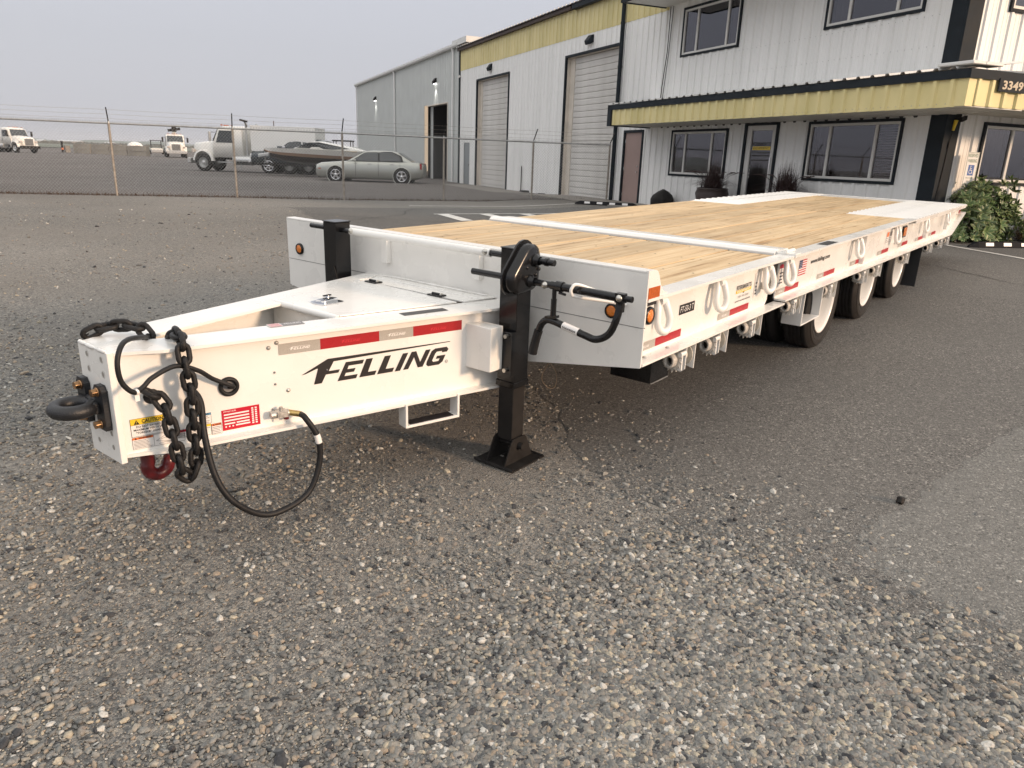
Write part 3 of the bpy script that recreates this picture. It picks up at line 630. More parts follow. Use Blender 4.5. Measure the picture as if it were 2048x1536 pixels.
# ================================================================ TONGUE
TZ, BZ = .690, .280
def nweb(x): return -(0.100+.2745*(x+1.77))
def fweb(x): return .100+.03+.205*(x+1.77)
def tongue_side(sg):
    f = nweb if sg < 0 else fweb
    mb = MB(); w = MB()
    xs = [-1.77+i*(1.77)/24 for i in range(25)]
    wv = []
    for x in xs:
        y = f(x); wv += [(x, y, BZ+.012), (x, y, TZ-.012), (x, y-sg*.010, BZ+.012), (x, y-sg*.010, TZ-.012)]
    fs = []
    for i in range(24):
        a = 4*i; fs += [(a, a+4, a+5, a+1), (a+2, a+3, a+7, a+6)]
    w.add(wv, fs, WHITE)
    w.build('drawbar_web', TR)
    for z0, z1, nm in ((TZ-.012, TZ, 'drawbar_top_flange'), (BZ, BZ+.012, 'drawbar_bottom_flange')):
        q = MB(); v = []
        for x in xs:
            k = min(1, max(0, (x+1.76)/.16)); k = k*k*(3-2*k)
            yo = f(x)+sg*(.006+.046*k); yi = f(x)-sg*.135
            if sg < 0: yi = min(yi, .03)
            else: yi = max(yi, .034)
            for z in (z0, z1): v += [(x, yo, z), (x, yi, z)]
        fs = []
        for i in range(24):
            a = 4*i; b = a+4; fs += [(a, b, b+1, a+1)[::-1], (a+2, a+3, b+3, b+2)[::-1], (a, a+2, b+2, b)[::-1], (a+1, b+1, b+3, a+3)[::-1]]
        fs += [(0, 1, 3, 2), (96, 98, 99, 97)]
        q.add(v, fs, WHITE); q.build(nm, TR)
tongue_side(-1); tongue_side(1)
cg = MB()   # triangular closing gussets at the nose, the hitch plate, and the compartment walls
cg.prism([(-1.77, -.104), (-1.77, .13), (-1.70, .05), (-1.58, .034), (-1.62, .018)], (V(0, 0, 0), X, Y, Z), TZ-.010, TZ+.0015, WHITE)
cg.build('nose_gusset', TR)
hp = MB(); hp.box(-1.790, -1.768, -.112, .118, .262, .694, WHITE)
for z in (.662, .605, .374, .318):
    for y in (.050, -.063):
        hp.lathe([(0, .0005), (.0105, .0005)], (-1.7905, y, z), (-1, 0, 0), mat('bolt_hole', (.30, .28, .25), .8), 14)
        hp.lathe([(.0105, .0008), (.0125, .0012), (.0135, 0)], (-1.7905, y, z), (-1, 0, 0), WHITE, 14)
hp.build('hitch_plate', TR, .002)
bead('nose_weld', [(-1.785, .115, TZ+.006), (-1.788, .05, TZ+.007), (-1.788, -.02, TZ+.006), (-1.785, -.10, TZ+.005)], .007)
cw = MB(); cw.box(-.815, -.805, -.30, .30, .32, .66, WHITE); cw.build('compartment_wall', TR)
cb = MB(); cb.cyl((-.835, -.215, TZ-.008), (-.835, .235, TZ-.008), .017, WHITE, n=14); cb.build('cross_tube', TR)
ht = MB(); ht.prism([(-.83, -.222), (-.235, -.385), (-.205, .345), (-.83, .225)], (V(0, 0, 0), X, Y, Z), TZ+.002, TZ+.008, WHITE); ht.build('hatch_lid', TR, .0015)
hs_ = MB(); hs_.prism([(-.200, -.40), (0, -.44), (0, .42), (-.200, .37)], (V(0, 0, 0), X, Y, Z), TZ+.001, TZ+.007, WHITE); hs_.build('hinge_strip', TR, .001)
bead('hatch_weld', [(-.215, .36, TZ+.008), (-.13, .365, TZ+.009), (-.05, .40, TZ+.009), (-.02, .3, TZ+.012), (-.02, 0, TZ+.012), (-.02, -.40, TZ+.012)], .005)
bead('hinge_weld', [(-.10, .38, TZ+.008), (-.10, .1, TZ+.009), (-.10, -.2, TZ+.008), (-.10, -.41, TZ+.008)], .004)
for y in (.261, -.214):
    q = MB()
    for dx in (-.016, .016):
        q.box(dx-.012-.2, dx+.012-.2, y-.042, y+.042, TZ+.008, TZ+.015, BLACK)
    q.cyl((-.2, y-.03, TZ+.017), (-.2, y+.03, TZ+.017), .007, BLACK, n=8); q.cyl((-.2, y-.034, TZ+.017), (-.2, y-.028, TZ+.017), .009, ZINC, n=8)
    q.build('hatch_hinge', TR, .001)
la = MB(); c = V(-.70, .03, TZ+.009)
la.prism([(-.075, .0), (-.06, .05), (.045, .055), (.06, .035), (.06, -.05), (.045, -.058), (-.06, -.052)], (c, X, Y, Z), 0, .004, CHROME)
la.obox(c+V(.0, .0, .010), (.045, .012, 0), (-.008, .028, 0), (0, 0, .006), CHROME); la.cyl(c+V(-.035, -.02, .004), c+V(-.035, -.02, .016), .016, CHROME, n=12); la.cyl(c+V(.03, .035, .004), c+V(.03, .035, .022), .011, CHROME, n=12); la.box(c.x+.005, c.x+.05, c.y+.028, c.y+.04, c.z+.02, c.z+.026, BLACK)
la.build('hatch_latch', TR, .001)
MB().quad((V(-.60, -.375, TZ+.0015), V(.965, -.262, 0), V(.262, .965, 0), Z), 0, .235, -.028, .028, INK).build('grip_tape', TR)
# flag sticker on the flange
fs_ = MB(); F = (V(-1.160, -.178, TZ+.0015), V(.965, -.262, 0), V(.262, .965, 0), Z)
fs_.quad(F, 0, .15, 0, .055, GINK); fs_.quad(F, 0, .055, 0, .055, WLAB, .0006)
for i in range(4): fs_.quad(F, .003, .052, .004+i*.013, .010+i*.013, REDLAB, .0011)
fs_.text(F, 'FELLING', .07, .018, .02, WLAB, .0011, width=.07); fs_.build('flange_sticker', TR)

# ---- markings on the near web
WD = V(1, -.2745, 0).normalized(); WN = V(WD.y, -WD.x, 0)
FW = (V(-1.77, -.100, 0)+WN*.001, WD, Z, WN)
LOGO = {'F': [(.697, .493), (.817, .548), (1.434, .5455), (1.434, .542), (.843, .533), (.819, .493), (.870, .493), (.863, .479), (.805, .479), (.785, .443), (.750, .443), (.771, .511), (.765, .511), (.715, .495)],
 'E': [(.857, .440), (.945, .440), (.953, .458), (.890, .458), (.897, .472), (.936, .472), (.944, .488), (.905, .488), (.912, .503), (.978, .503), (.986, .520), (.899, .521)],
 'L': [(.960, .441), (1.036, .441), (1.045, .460), (1.003, .460), (1.029, .521), (.997, .521)],
 'l': [(1.047, .441), (1.125, .441), (1.134, .460), (1.091, .460), (1.119, .521), (1.088, .521)],
 'I': [(1.136, .440), (1.164, .440), (1.208, .520), (1.180, .520)],
 'N': [(1.180, .441), (1.206, .441), (1.238, .494), (1.257, .441), (1.283, .441), (1.327, .520), (1.301, .520), (1.270, .466), (1.250, .521), (1.226, .521)],
 'G': [(1.312, .438), (1.372, .438), (1.392, .450), (1.409, .482), (1.362, .482), (1.354, .468), (1.376, .468), (1.370, .456), (1.340, .456), (1.335, .463), (1.352, .495), (1.361, .503), (1.390, .503), (1.388, .496), (1.417, .496), (1.425, .508), (1.416, .520), (1.352, .520), (1.332, .509), (1.306, .462), (1.303, .447)]}
def logo(mb, fr, m, d, ox=0, oz=0, sc=1.0):
    for k, p in LOGO.items():
        mb.poly(fr, [(ox+(a-.697)*sc, oz+(b-.438)*sc) for a, b in p], m, d)
lg = MB(); logo(lg, FW, INK, .0006, .697, .438)
lg.add([FW[0]+WD*(1.414+.008*math.cos(t))+Z*(.448+.008*math.sin(t))+WN*.0006 for t in np.linspace(0, 6.283, 13)[:-1]]+[FW[0]+WD*(1.414+.0065*math.cos(t))+Z*(.448+.0065*math.sin(t))+WN*.0006 for t in np.linspace(0, 6.283, 13)[:-1]], [(i, (i+1) % 12, 12+(i+1) % 12, 12+i) for i in range(12)], INK)
lg.text(FW, 'R', 1.4105, .4445, .007, INK, .0006); lg.build('maker_logo', TR)
def reflector(fr, x0, x1, z0, z1, red):
    q = MB(); q.quad(fr, x0, x1, z0, z1, REDREF if red else SILREF, .0006)
    h = z1-z0; sc_ = .30*h/.11; wdt = .737*sc_
    logo(q, fr, REDPR if red else WLAB, .0012, (x0+x1)/2-wdt/2, z0+h*.32, sc_)
    q.build('reflective_strip', TR, label='red reflective strip' if red else 'silver reflective strip')
for a, b, r in ((.606, .786, 0), (.786, 1.062, 1), (1.062, 1.234, 0), (1.234, 1.499, 1)): reflector(FW, a, b, .594, .641, r)
FS0 = FSIDE(0, 0)
reflector(FS0, .10, .305, .529, .570, 0); reflector(FS0, .305, .592, .529, .570, 1)
for a in (1.242, 2.2, 3.111, 4.056, 5.024, 5.95, 6.857, 7.694):
    off = (a-1.9)*.0088 if a > 2 else 0
    z0 = .526+(.012 if 2 < a < 6 else 0)-off*.25; reflector(FS0, a-.17, a, z0+.004, z0+.042, 0); reflector(FS0, a, a+.295, z0+.004, z0+.042, 1)
# stickers: caution etc.
def frame_(mb, fr, x0, x1, z0, z1, m, t=.0012, d=.0012):
    for a, b, c, e in ((x0, x1, z0, z0+t), (x0, x1, z1-t, z1), (x0, x0+t, z0, z1), (x1-t, x1, z0, z1)): mb.quad(fr, a, b, c, e, m, d)
def lines(mb, fr, x0, x1, z0, z1, n, m, d=.0012, t=.35):
    h = (z1-z0)/n
    for i in range(n): mb.quad(fr, x0, x0+(x1-x0)*random.uniform(.65, 1), z0+h*i+h*.3, z0+h*i+h*(.3+t), m, d)
def warn_tri(mb, fr, x, z, h, m, m2, d=.0014):
    mb.poly(fr, [(x, z), (x+h*1.1, z), (x+h*.55, z+h)], m, d); mb.quad(fr, x+h*.51, x+h*.60, z+h*.32, z+h*.7, m2, d+.0004); mb.quad(fr, x+h*.51, x+h*.60, z+h*.14, z+h*.24, m2, d+.0004)
cs = MB(); cs.quad(FW, .030, .154, .355, .427, WLAB, .0006); cs.quad(FW, .030, .154, .402, .427, YLAB, .0010)
frame_(cs, FW, .030, .154, .355, .427, INK); frame_(cs, FW, .030, .154, .4015, .4027, INK); warn_tri(cs, FW, .042, .404, .018, INK, YLAB)
cs.text(FW, 'CAUTION', .070, .4065, .0155, INK, .0014, width=.075, bold=.03)
cs.text(FW, 'DO NOT EXCEED', .092, .3895, .0082, INK, .0014, width=.085, bold=.02, align='CENTER')
cs.text(FW, 'MAXIMUM VERTICAL', .092, .3775, .0082, INK, .0014, width=.105, bold=.02, align='CENTER')
cs.text(FW, '"TONGUE" LOAD.', .092, .3655, .0082, INK, .0014, width=.090, bold=.02, align='CENTER'); cs.build('caution_sticker', TR)
ws = MB(); ws.quad(FW, .030, .215, .305, .3525, WLAB, .0006); ws.quad(FW, .030, .103, .343, .3525, OLAB, .0010); warn_tri(ws, FW, .038, .344, .0075, INK, OLAB)
ws.text(FW, 'WARNING', .052, .3445, .0068, INK, .0014, width=.044, bold=.03); lines(ws, FW, .034, .100, .308, .341, 6, GINK); frame_(ws, FW, .030, .215, .305, .3525, INK, .0009); ws.quad(FW, .104, .105, .305, .3525, INK, .0012)
for a, b in (((.112, .325), (.150, .345)), ((.150, .345), (.20, .335)), ((.20, .335), (.165, .315)), ((.165, .315), (.112, .325)), ((.13, .33), (.18, .338)), ((.12, .312), (.205, .322))):
    ws.bar(FW[0]+WD*a[0]+Z*a[1]+WN*.0014, FW[0]+WD*b[0]+Z*b[1]+WN*.0014, .0010, .0006, GINK, up=WN)
ws.text(FW, 'TOOL', .15, .309, .005, INK, .0014); ws.build('warning_sticker', TR)
for (x0, x1, z0, z1, hc, nm) in ((.168, .222, .318, .350, REDLAB, 'DANGER'), (.224, .316, .308, .354, YLAB, 'CAUTION'), (.318, .356, .304, .351, OLAB, 'WARNING'), (.262, .320, .357, .401, BLAB, 'NOTICE')):
    q = MB(); q.quad(FW, x0, x1, z0, z1, WLAB, .0006); q.quad(FW, x0, x1, z1-.010, z1, hc, .0010); frame_(q, FW, x0, x1, z0, z1, INK, .0009)
    warn_tri(q, FW, x0+.004, z1-.009, .0075, INK, hc); q.text(FW, nm, x0+.014, z1-.0085, .0062, INK, .0014, width=(x1-x0)*.6, bold=.02); lines(q, FW, x0+.003, x1-.003, z0+.002, z1-.012, 5, GINK); q.build('safety_sticker', TR)
rs = MB(); rs.quad(FW, .360, .511, .312, .399, REDLAB, .0006)
rs.text(FW, 'FMCSR', .368, .388, .006, WLAB, .0012, width=.05)
for z in (.375, .362, .349): rs.quad(FW, .368, .468, z, z+.006, WLAB, .0012)
rs.quad(FW, .368, .410, .336, .342, WLAB, .0012); rs.quad(FW, .416, .468, .336, .342, WLAB, .0012); rs.quad(FW, .412, .470, .325, .331, WLAB, .0012)
for z in (.385, .376, .367, .358, .349, .340, .331, .322):
    for x in (.478, .492): rs.quad(FW, x, x+.008, z, z+.006, WLAB, .0012)
for x in (.370, .384, .398): rs.quad(FW, x, x+.006, .324, .330, WLAB, .0012)
lines(rs, FW, .366, .47, .314, .323, 2, REDPR); frame_(rs, FW, .360, .511, .312, .399, REDPR, .002); rs.build('registration_plate', TR, label='red data plate with blank white fields')
# grommet, bolts
def wp(s_, z, d=0): return FW[0]+WD*s_+Z*z+WN*d
g = MB(); g.lathe([(.024, 0), (.040, 0), (.041, .006), (.036, .014), (.026, .014), (.023, .004)], wp(.397, .496), WN, HOSE, 24); g.lathe([(0, .001), (.024, .001)], wp(.397, .496), WN, GINK, 20); g.build('cable_grommet', TR)
for s_, z, m, r_ in ((.566, .631, ALU, .009), (.600, .648, ALU, .009), (.584, .524, GINK, .005), (.584, .473, GINK, .005), (.637, .437, ZINC, .009), (.565, .366, GINK, .004), (.811, .500, GINK, .004)):
    MB().lathe([(0, .007), (r_*.6, .006), (r_, .001)], wp(s_, z), WN, m, 10).build('web_bolt', TR)
# hose manifold
mf = MB(); b = wp(.59, .345); mf.obox(b+WN*.004+Z*-.012, WD*.026, Z*.022, WN*.004, WHITE)
mf.obox(b+WN*.030+Z*.008, WD*.022, Z*.013, WN*.022, ALU); mf.cyl(b+WN*.030+WD*-.045+Z*.006, b+WN*.030+WD*.03+Z*.006, .016, ALU, n=10); mf.cyl(b+WN*.03+Z*.02, b+WN*.03+Z*.036, .008, ALU, n=8)
mf.cyl(b+WN*.03+WD*.03+Z*.006, b+WN*.05+WD*.075+Z*-.004, .014, BRASS, n=6); mf.cyl(b+WN*.03+WD*.02+Z*-.004, b+WN*.03+WD*.02+Z*-.02, .012, REDP, n=8); mf.build('air_manifold', TR)
# hoses
hb = b+WN*.05+WD*.075+Z*-.004
hp_ = catmull([hb, (-1.150, -.37, .335), (-1.118, -.40, .25), (-1.118, -.405, .14), (-1.180, -.405, .02), (-1.303, -.40, -.018), (-1.404, -.385, -.004), (-1.505, -.36, .088), (-1.545, -.32, .20), (-1.543, -.27, .353), (-1.521, -.225, .467), (-1.533, -.19, .515), (-1.545, -.16, .53)], 8)
MB().tube(hp_, .0125, HOSE, 10).build('air_hose', TR)
i0 = 17; ts_ = MB(); ts_.tube(hp_[i0-2:i0+2], .0138, WLAB, 10); ts_.build('hose_tag', TR)
cp = catmull([(-1.585, .03, .66), (-1.60, -.02, .700), (-1.66, -.10, .728), (-1.745, -.19, .752), (-1.797, -.245, .745), (-1.822, -.262, .695), (-1.816, -.262, .628), (-1.780, -.262, .582), (-1.740, -.25, .590), (-1.700, -.245, .615), (-1.607, -.235, .635), (-1.525, -.235, .600), (-1.46, -.225, .548), wp(.405, .503, .03), wp(.397, .492, -.01)], 8)
MB().tube(cp, .0092, HOSE, 10).build('light_cable', TR)
q = MB(); k = 58; q.tube(cp[k-1:k+2], .0108, WLAB, 8); q.obox(cp[k]+V(0, -.002, -.02), (.008, 0, 0), (0, .001, 0), (0, 0, .013), WLAB); q.build('cable_tag', TR)
# chain
lk = MB(); pts = []; a, hl = .0195, .0165
for t in np.linspace(-90, 90, 7): pts.append((hl+a*math.cos(math.radians(t)), a*math.sin(math.radians(t)), 0))
for t in np.linspace(90, 270, 7): pts.append((-hl+a*math.cos(math.radians(t)), a*math.sin(math.radians(t)), 0))
lk.tube(pts, .0102, CHAIN, 10, closed=True); link_me = lk.mesh('chain_link')
def chain(path, twist0=0.0):
    P = catmull(path, 12); L_ = [0]
    for a_, b_ in zip(P[:-1], P[1:]): L_.append(L_[-1]+(b_-a_).length)
    def at(s_):
        i = max(0, min(len(P)-2, int(np.searchsorted(L_, s_))-1)); t = (s_-L_[i])/max(1e-6, L_[i+1]-L_[i]); return P[i].lerp(P[i+1], t)
    step = .0512; n = int(L_[-1]/step); c = MB(); c.tube([at(0), at(.01)], .003, CHAIN, 5); root = c.build('safety_chain', TR)
    for i in range(n):
        p = at((i+.5)*step); d = (at((i+.5)*step+.02)-at((i+.5)*step-.02)).normalized()
        up = WN-d*WN.dot(d)
        if up.length < .2: up = Z-d*Z.dot(d)
        up.normalize(); sd_ = up.cross(d); M = Matrix((d, sd_, up)).transposed().to_4x4(); M = M @ Matrix.Rotation(math.radians(90*(i % 2)+twist0+random.uniform(-7, 7)), 4, 'X')
        o = bpy.data.objects.new('chain_link', link_me); S.collection.objects.link(o); o.parent = root; M.translation = p; o.matrix_local = M
chain([(-1.50, .0, .60), (-1.515, -.06, .70), (-1.535, -.13, .722), (-1.565, -.215, .712), (-1.572, -.240, .63), (-1.568, -.25, .53), (-1.571, -.25, .42), (-1.572, -.25, .32), (-1.580, -.25, .235), (-1.605, -.25, .195), (-1.635, -.25, .225), (-1.643, -.245, .31), (-1.652, -.235, .41), (-1.662, -.215, .50), (-1.685, -.175, .535), (-1.675, -.12, .53)])
chain([(-1.735, .17, .700), (-1.69, .15, .722), (-1.64, .125, .728), (-1.60, .075, .728), (-1.575, .03, .705), (-1.57, .01, .63), (-1.57, .0, .53)], 20)
MB().lathe([(0, .001), (.030, .001)], wp(.115, .505), WN, INK, 16).build('chain_slot', TR)
# hook below the tongue
hk = MB(); R0 = .043; pts = [V(-1.615, -.02, .178)+V(math.cos(t)*R0, 0, math.sin(t)*R0) for t in np.linspace(math.radians(150), math.radians(395), 16)]
vs = []; n = len(pts)
hk.tube([V(-1.66, -.02, .275)]+pts, [.024]+[.027]*14+[.022, .012], REDP, 10); hk.build('tow_hook', TR)
hb_ = MB(); hb_.box(-1.70, -1.56, -.08, .05, .262, .279, WHITE); hb_.build('hook_plate', TR)
# lunette ring
lc = V(-1.872, .028, .475); l = MB(); l.tube([lc+V(math.cos(t)*.062, math.sin(t)*.062, 0) for t in np.linspace(0, 2*math.pi, 29)[:-1]], .026, CASTBLK, 14, closed=True)
l.tube([lc+V(.05, 0, 0), lc+V(.065, 0, 0), lc+V(.082, 0, 0)], [.03, .036, .042], CASTBLK, 12)
l.box(-1.812, -1.7905, -.072, .128, .445, .505, CASTBLK)
for y in (-.045, .095): l.prism([(y-.03, .39), (y+.03, .39), (y+.034, .42), (y+.034, .545), (y+.02, .565), (y-.02, .565), (y-.034, .545), (y-.034, .41)], (V(-1.812, 0, 0), Y, Z, X), 0, .021, CASTBLK)
l.obox(lc+V(.062, 0, 0), (.02, 0, 0), (0, .07, 0), (0, 0, .022), CASTBLK)
l.build('lunette_eye', TR, .004)
for y, z in ((-.042, .538), (.094, .536), (-.036, .412), (.09, .412)):
    q = MB(); q.lathe([(0, .004), (.018, .004), (.018, 0)], (-1.8125, y, z), (-1, 0, 0), BRONZE, 16); q.cyl((-1.816, y, z), (-1.834, y, z), .0155, BRONZE, n=6, smooth=False); q.build('eye_bolt', TR, .001)
# step loop under the tongue
sl = MB()
def tp(s_, z, d): return wp(s_, z, d)
for s_ in (1.168, 1.452): sl.obox(wp(s_, .235, .02), WD*.006, Z*.055, WN*.035, WHITE)
sl.obox(wp(1.31, .176, .02), WD*.148, Z*.006, WN*.035, WHITE); sl.obox(wp(1.31, .184, .02), WD*.12, Z*.0015, WN*.028, INK); sl.build('tongue_step', TR, .003)
# jack bracket box
bb = MB(); bb.box(-.30, -.208, -.66, -.49, .405, .622, WHITE); bb.build('jack_bracket', TR, .003)
bq = MB(); bq.prism([(-.006, .38), (.062, .375), (.075, .395), (.075, .575), (.062, .592), (-.006, .60)], (V(-.212, -.712, 0), X, Z, -Y), -.0, .008, BLACK)
bq.box(-.212, -.204, -.72, -.60, .385, .595, BLACK); bq.build('bracket_plate', TR, .002)
for z in (.578, .408): MB().cyl((-.212, -.69, z), (-.232, -.69, z), .011, ZINC, n=6, smooth=False).build('bracket_bolt', TR)
# ---- jacks
XJ, JW = -.128, .054
def jack(yj, near):
    z0, z1 = .335, .985
    t = MB(); t.box(XJ-JW, XJ+JW, yj-JW, yj+JW, z0, z1, BLACK); t.box(XJ-JW-.004, XJ+JW+.004, yj-JW-.004, yj+JW+.004, z1, z1+.006, BLACK); t.box(XJ-JW-.005, XJ+JW+.005, yj-JW-.005, yj+JW+.005, z0-.028, z0+.004, BLACK)
    o = t.build('jack_tube', TR, .003, label=None)
    gz_ = gl(XJ, yj)
    i = MB(); w2 = .047; i.box(XJ-w2, XJ+w2, yj-w2, yj+w2, gz_+.125, z0+.01, BLACKD); i.build('jack_leg', TR, .003)
    f = MB(); h = .125
    vs = [(XJ-h, yj-h, gz_+.012), (XJ+h, yj-h, gz_+.012), (XJ+h, yj+h, gz_+.012), (XJ-h, yj+h, gz_+.012)]
    f.box(XJ-h, XJ+h, yj-h, yj+h, gz_+.004, gz_+.012, BLACKD)
    f.obox((XJ-h-.005, yj, gz_+.013), (.004, 0, .006), (0, h, 0), (-.003, 0, .003), BLACKD); f.obox((XJ+h+.005, yj, gz_+.013), (.004, 0, -.006), (0, h, 0), (.003, 0, .003), BLACKD)
    for s_ in (-1, 1):
        yy = yj+s_*(w2+.010)
        f.prism([(-.115, .012), (.115, .012), (.062, .125), (.045, .14), (-.045, .14), (-.062, .125)], (V(XJ, yy, gz_), X, Z, Y), -.003, .003, BLACKD)
    f.cyl((XJ, yj-w2-.04, gz_+.095), (XJ, yj+w2+.03, gz_+.095), .018, BLACKD, n=14)
    f.build('jack_foot', TR)
    return o
jack(-.664, True); fj = jack(.645, False)
MB().prism([(-.1, .60), (-.06, .72), (-.05, .74), (-.04, .72), (-.05, .60)], (V(XJ-JW-.001, .66, -.0), Y, Z, -X), 0, .006, BLACKD).build('bracket_plate', TR)
# drive tubes
q = MB(); q.cyl((-.14, .505, .945), (-.14, -.515, .945), .0205, WHITE, n=18); q.build('cross_drive_tube', TR)
for y in (.485, -.492):
    MB().lathe([(.0, .012), (.010, .011), (.013, .004), (.016, 0)], (-.16, y, .95), (-1, 0, .15), ZINC, 10).build('drive_bolt', TR)
for a, b, r_ in ((.86, .50, .014), (-.50, -.62, .0145)): MB().cyl((-.14, a, .945), (-.14, b, .945), r_, BLACK, n=14).build('drive_shaft', TR)
q = MB(); q.cyl((-.14, -.70, .943), (-.14, -.89, .943), .0150, BLACK, n=14); q.cyl((-.14, -.84, .943), (-.14, -.855, .943), .019, BLACK, n=14); q.build('drive_shaft', TR)
q = MB(); q.cyl((-.172, -.430, .850), (-.172, -1.0, .849), .0155, BLACK, n=14); q.cyl((-.172, -.90, .849), (-.172, -1.255, .846), .0185, BLACK, n=14); q.cyl((-.172, -.93, .849), (-.172, -.965, .849), .024, BLACK, n=14)
q.cyl((-.172, -1.30, .845), (-.172, -1.255, .846), .012, BLACK, n=12); q.obox((-.172, -1.262, .846), (.017, 0, 0), (0, .022, 0), (0, 0, .021), BLACK); q.cyl((-.172, -1.318, .847), (-.172, -1.255, .846), .0135, BLACK, n=12)
q.obox((-.172, -1.262, .812), (.013, 0, 0), (0, .016, 0), (0, 0, .028), BLACK); q.build('crank_shaft', TR, .002)
for y in (-.872, -1.262): MB().lathe([(0, .014), (.008, .013), (.014, .006), (.017, .0)], (-.187, y, .847), (-1, 0, .1), ZINC, 10).build('drive_bolt', TR)
hd = catmull([(-.175, -1.262, .815), (-.18, -1.262, .79), (-.19, -1.256, .745), (-.19, -1.235, .695), (-.19, -1.205, .665), (-.19, -1.16, .648), (-.19, -1.11, .655), (-.19, -1.0, .677), (-.19, -.935, .690), (-.19, -.90, .690), (-.19, -.872, .668), (-.19, -.853, .625)], 6)
q = MB(); q.tube(hd, .0165, BLACK, 12); q.build('crank_handle', TR)
q = MB(); q.tube([(-.19, -.855, .632), (-.19, -.843, .59), (-.19, -.832, .545), (-.19, -.826, .515)], [.021, .0205, .0215, .022], HOSE, 12); q.build('handle_grip', TR)
q = MB(); P_ = [Vector((-.19, -.990, .679)), Vector((-.19, -1.075, .663))]; q.tube([P_[0], P_[1]], .0178, WLAB, 12, caps=False)
dv = (P_[1]-P_[0]).normalized(); fr = (P_[0]+V(-.0182, 0, 0)+Z*-.004, dv, Z, -X); q.text(fr, '50644009', .006, -.001, .0105, INK, 0, width=.072, bold=.02); q.build('serial_tag', TR)
q = MB(); q.cyl((-.18, -.925, .84), (-.188, -.930, .70), .0105, BLACK, n=10); q.cyl((-.182, -.926, .79), (-.188, -.93, .70), .0135, BLACK, n=10); q.obox((-.19, -.925, .708), (.015, 0, 0), (0, .03, -.005), (0, 0, .006), BLACK); q.cyl((-.18, -.95, .822), (-.18, -.985, .818), .006, BLACK, n=8); q.build('crank_strut', TR)
# white hanger loop behind the crank
q = MB(); lp = [(-.02, -1.06, .875), (-.02, -1.045, .85), (-.02, -1.055, .825), (-.02, -1.16, .79)]
q.tube(catmull([(-.005, -1.20, .812), (-.09, -1.12, .836), (-.19, -1.055, .875), (-.215, -1.040, .862), (-.215, -1.038, .838), (-.19, -1.048, .820), (-.09, -1.12, .800), (-.005, -1.20, .782)], 6), .0075, WHITE, 8); q.build('handle_loop', TR)
# gearbox: rounded triangular pressed case on the jack's side
def hull(grow):
    c1, c2, c3 = (-.158, .950, .072+grow), (-.236, .862, .072+grow), (-.150, .860, .060+grow)
    P_ = []
    for (cx, cz, r_), t0, t1 in ((c1, 0, 148), (c2, 148, 262), (c3, 262, 360)):
        for t in np.linspace(t0, t1, 9): P_.append((cx+r_*math.cos(math.radians(t)), cz+r_*math.sin(math.radians(t))))
    return P_
gb = MB(); F = (V(0, -.720, 0), X, Z, -Y)
gb.prism(hull(.012), F, 0, .010, BLACK); gb.prism(hull(.0), F, .010, .016, BLACK, True)
a, b_ = hull(-.004), hull(-.022); n = len(a); O = F[0]
gb.add([O+X*p[0]+Z*p[1]-Y*.016 for p in a]+[O+X*p[0]+Z*p[1]-Y*.052 for p in a]+[O+X*p[0]+Z*p[1]-Y*.062 for p in b_], [(i, (i+1) % n, n+(i+1) % n, n+i) for i in range(n)]+[(n+i, n+(i+1) % n, 2*n+(i+1) % n, 2*n+i) for i in range(n)]+[tuple(range(2*n, 3*n))], BLACK, True)
gb.build('gearbox', TR)
for x, z, r_ in ((-.14, .943, .030), (-.172, .850, .030)): MB().lathe([(r_, 0), (r_, .012), (r_*.7, .02), (r_*.65, .03)], (x, -.780, z), (0, -1, 0), BLACK, 18).build('shaft_boss', TR)
for x, z in ((-.20, .915), (-.11, .90), (-.13, .875)): MB().lathe([(0, .006), (.008, .005), (.010, 0)], (x, -.782, z), (0, -1, 0), BLACK, 8).build('case_rivet', TR)
# lights on the headboard and side
def lamp(fr, r_, lab):
    q = MB(); q.lathe([(r_*.72, .012), (r_*.95, .012), (r_, .004), (r_, 0)], fr[0], fr[3], BLACK, 24); a = q.build('marker_lamp', TR, label=lab)
    l_ = MB(); l_.lathe([(0, .015), (r_*.5, .0145), (r_*.74, .010), (r_*.76, .004)], fr[0], fr[3], AMBER, 24); l_.build('lamp_lens', a)
lamp((V(-.001, 1.168, .758), -Y, Z, -X), .036, 'round amber lamp on far end of headboard'); lamp((V(-.001, -1.128, .742), -Y, Z, -X), .036, 'round amber lamp behind the crank handle')
MB().box(.0135, .15, -1.262, -1.205, .60, .79, WHITE).build('lamp_housing', TR, .004)
lamp((V(.098, -1.2625, .726), X, Z, -Y), .043, 'round amber lamp on the side behind the headboard')
q = MB(); q.box(.012, .12, -1.2975, -1.295, .812, .868, AMBREF); q.build('amber_reflector', TR)
q = MB(); q.box(0.0135, .16, -1.2645, -1.2625, .772, .790, INK); q.build('dark_gap_strip', TR)  # thin black strip along the top of the lamp housing
q = MB(); q.box(5.45, 5.80, -1.262, -1.225, .60, .79, WHITE); q.box(5.52, 5.70, -1.276, -1.262, .655, .775, BLACK); o = q.build('side_lamp', TR, .008); MB().box(5.55, 5.67, -1.282, -1.276, .672, .758, AMBER).build('lamp_lens', o, .006)
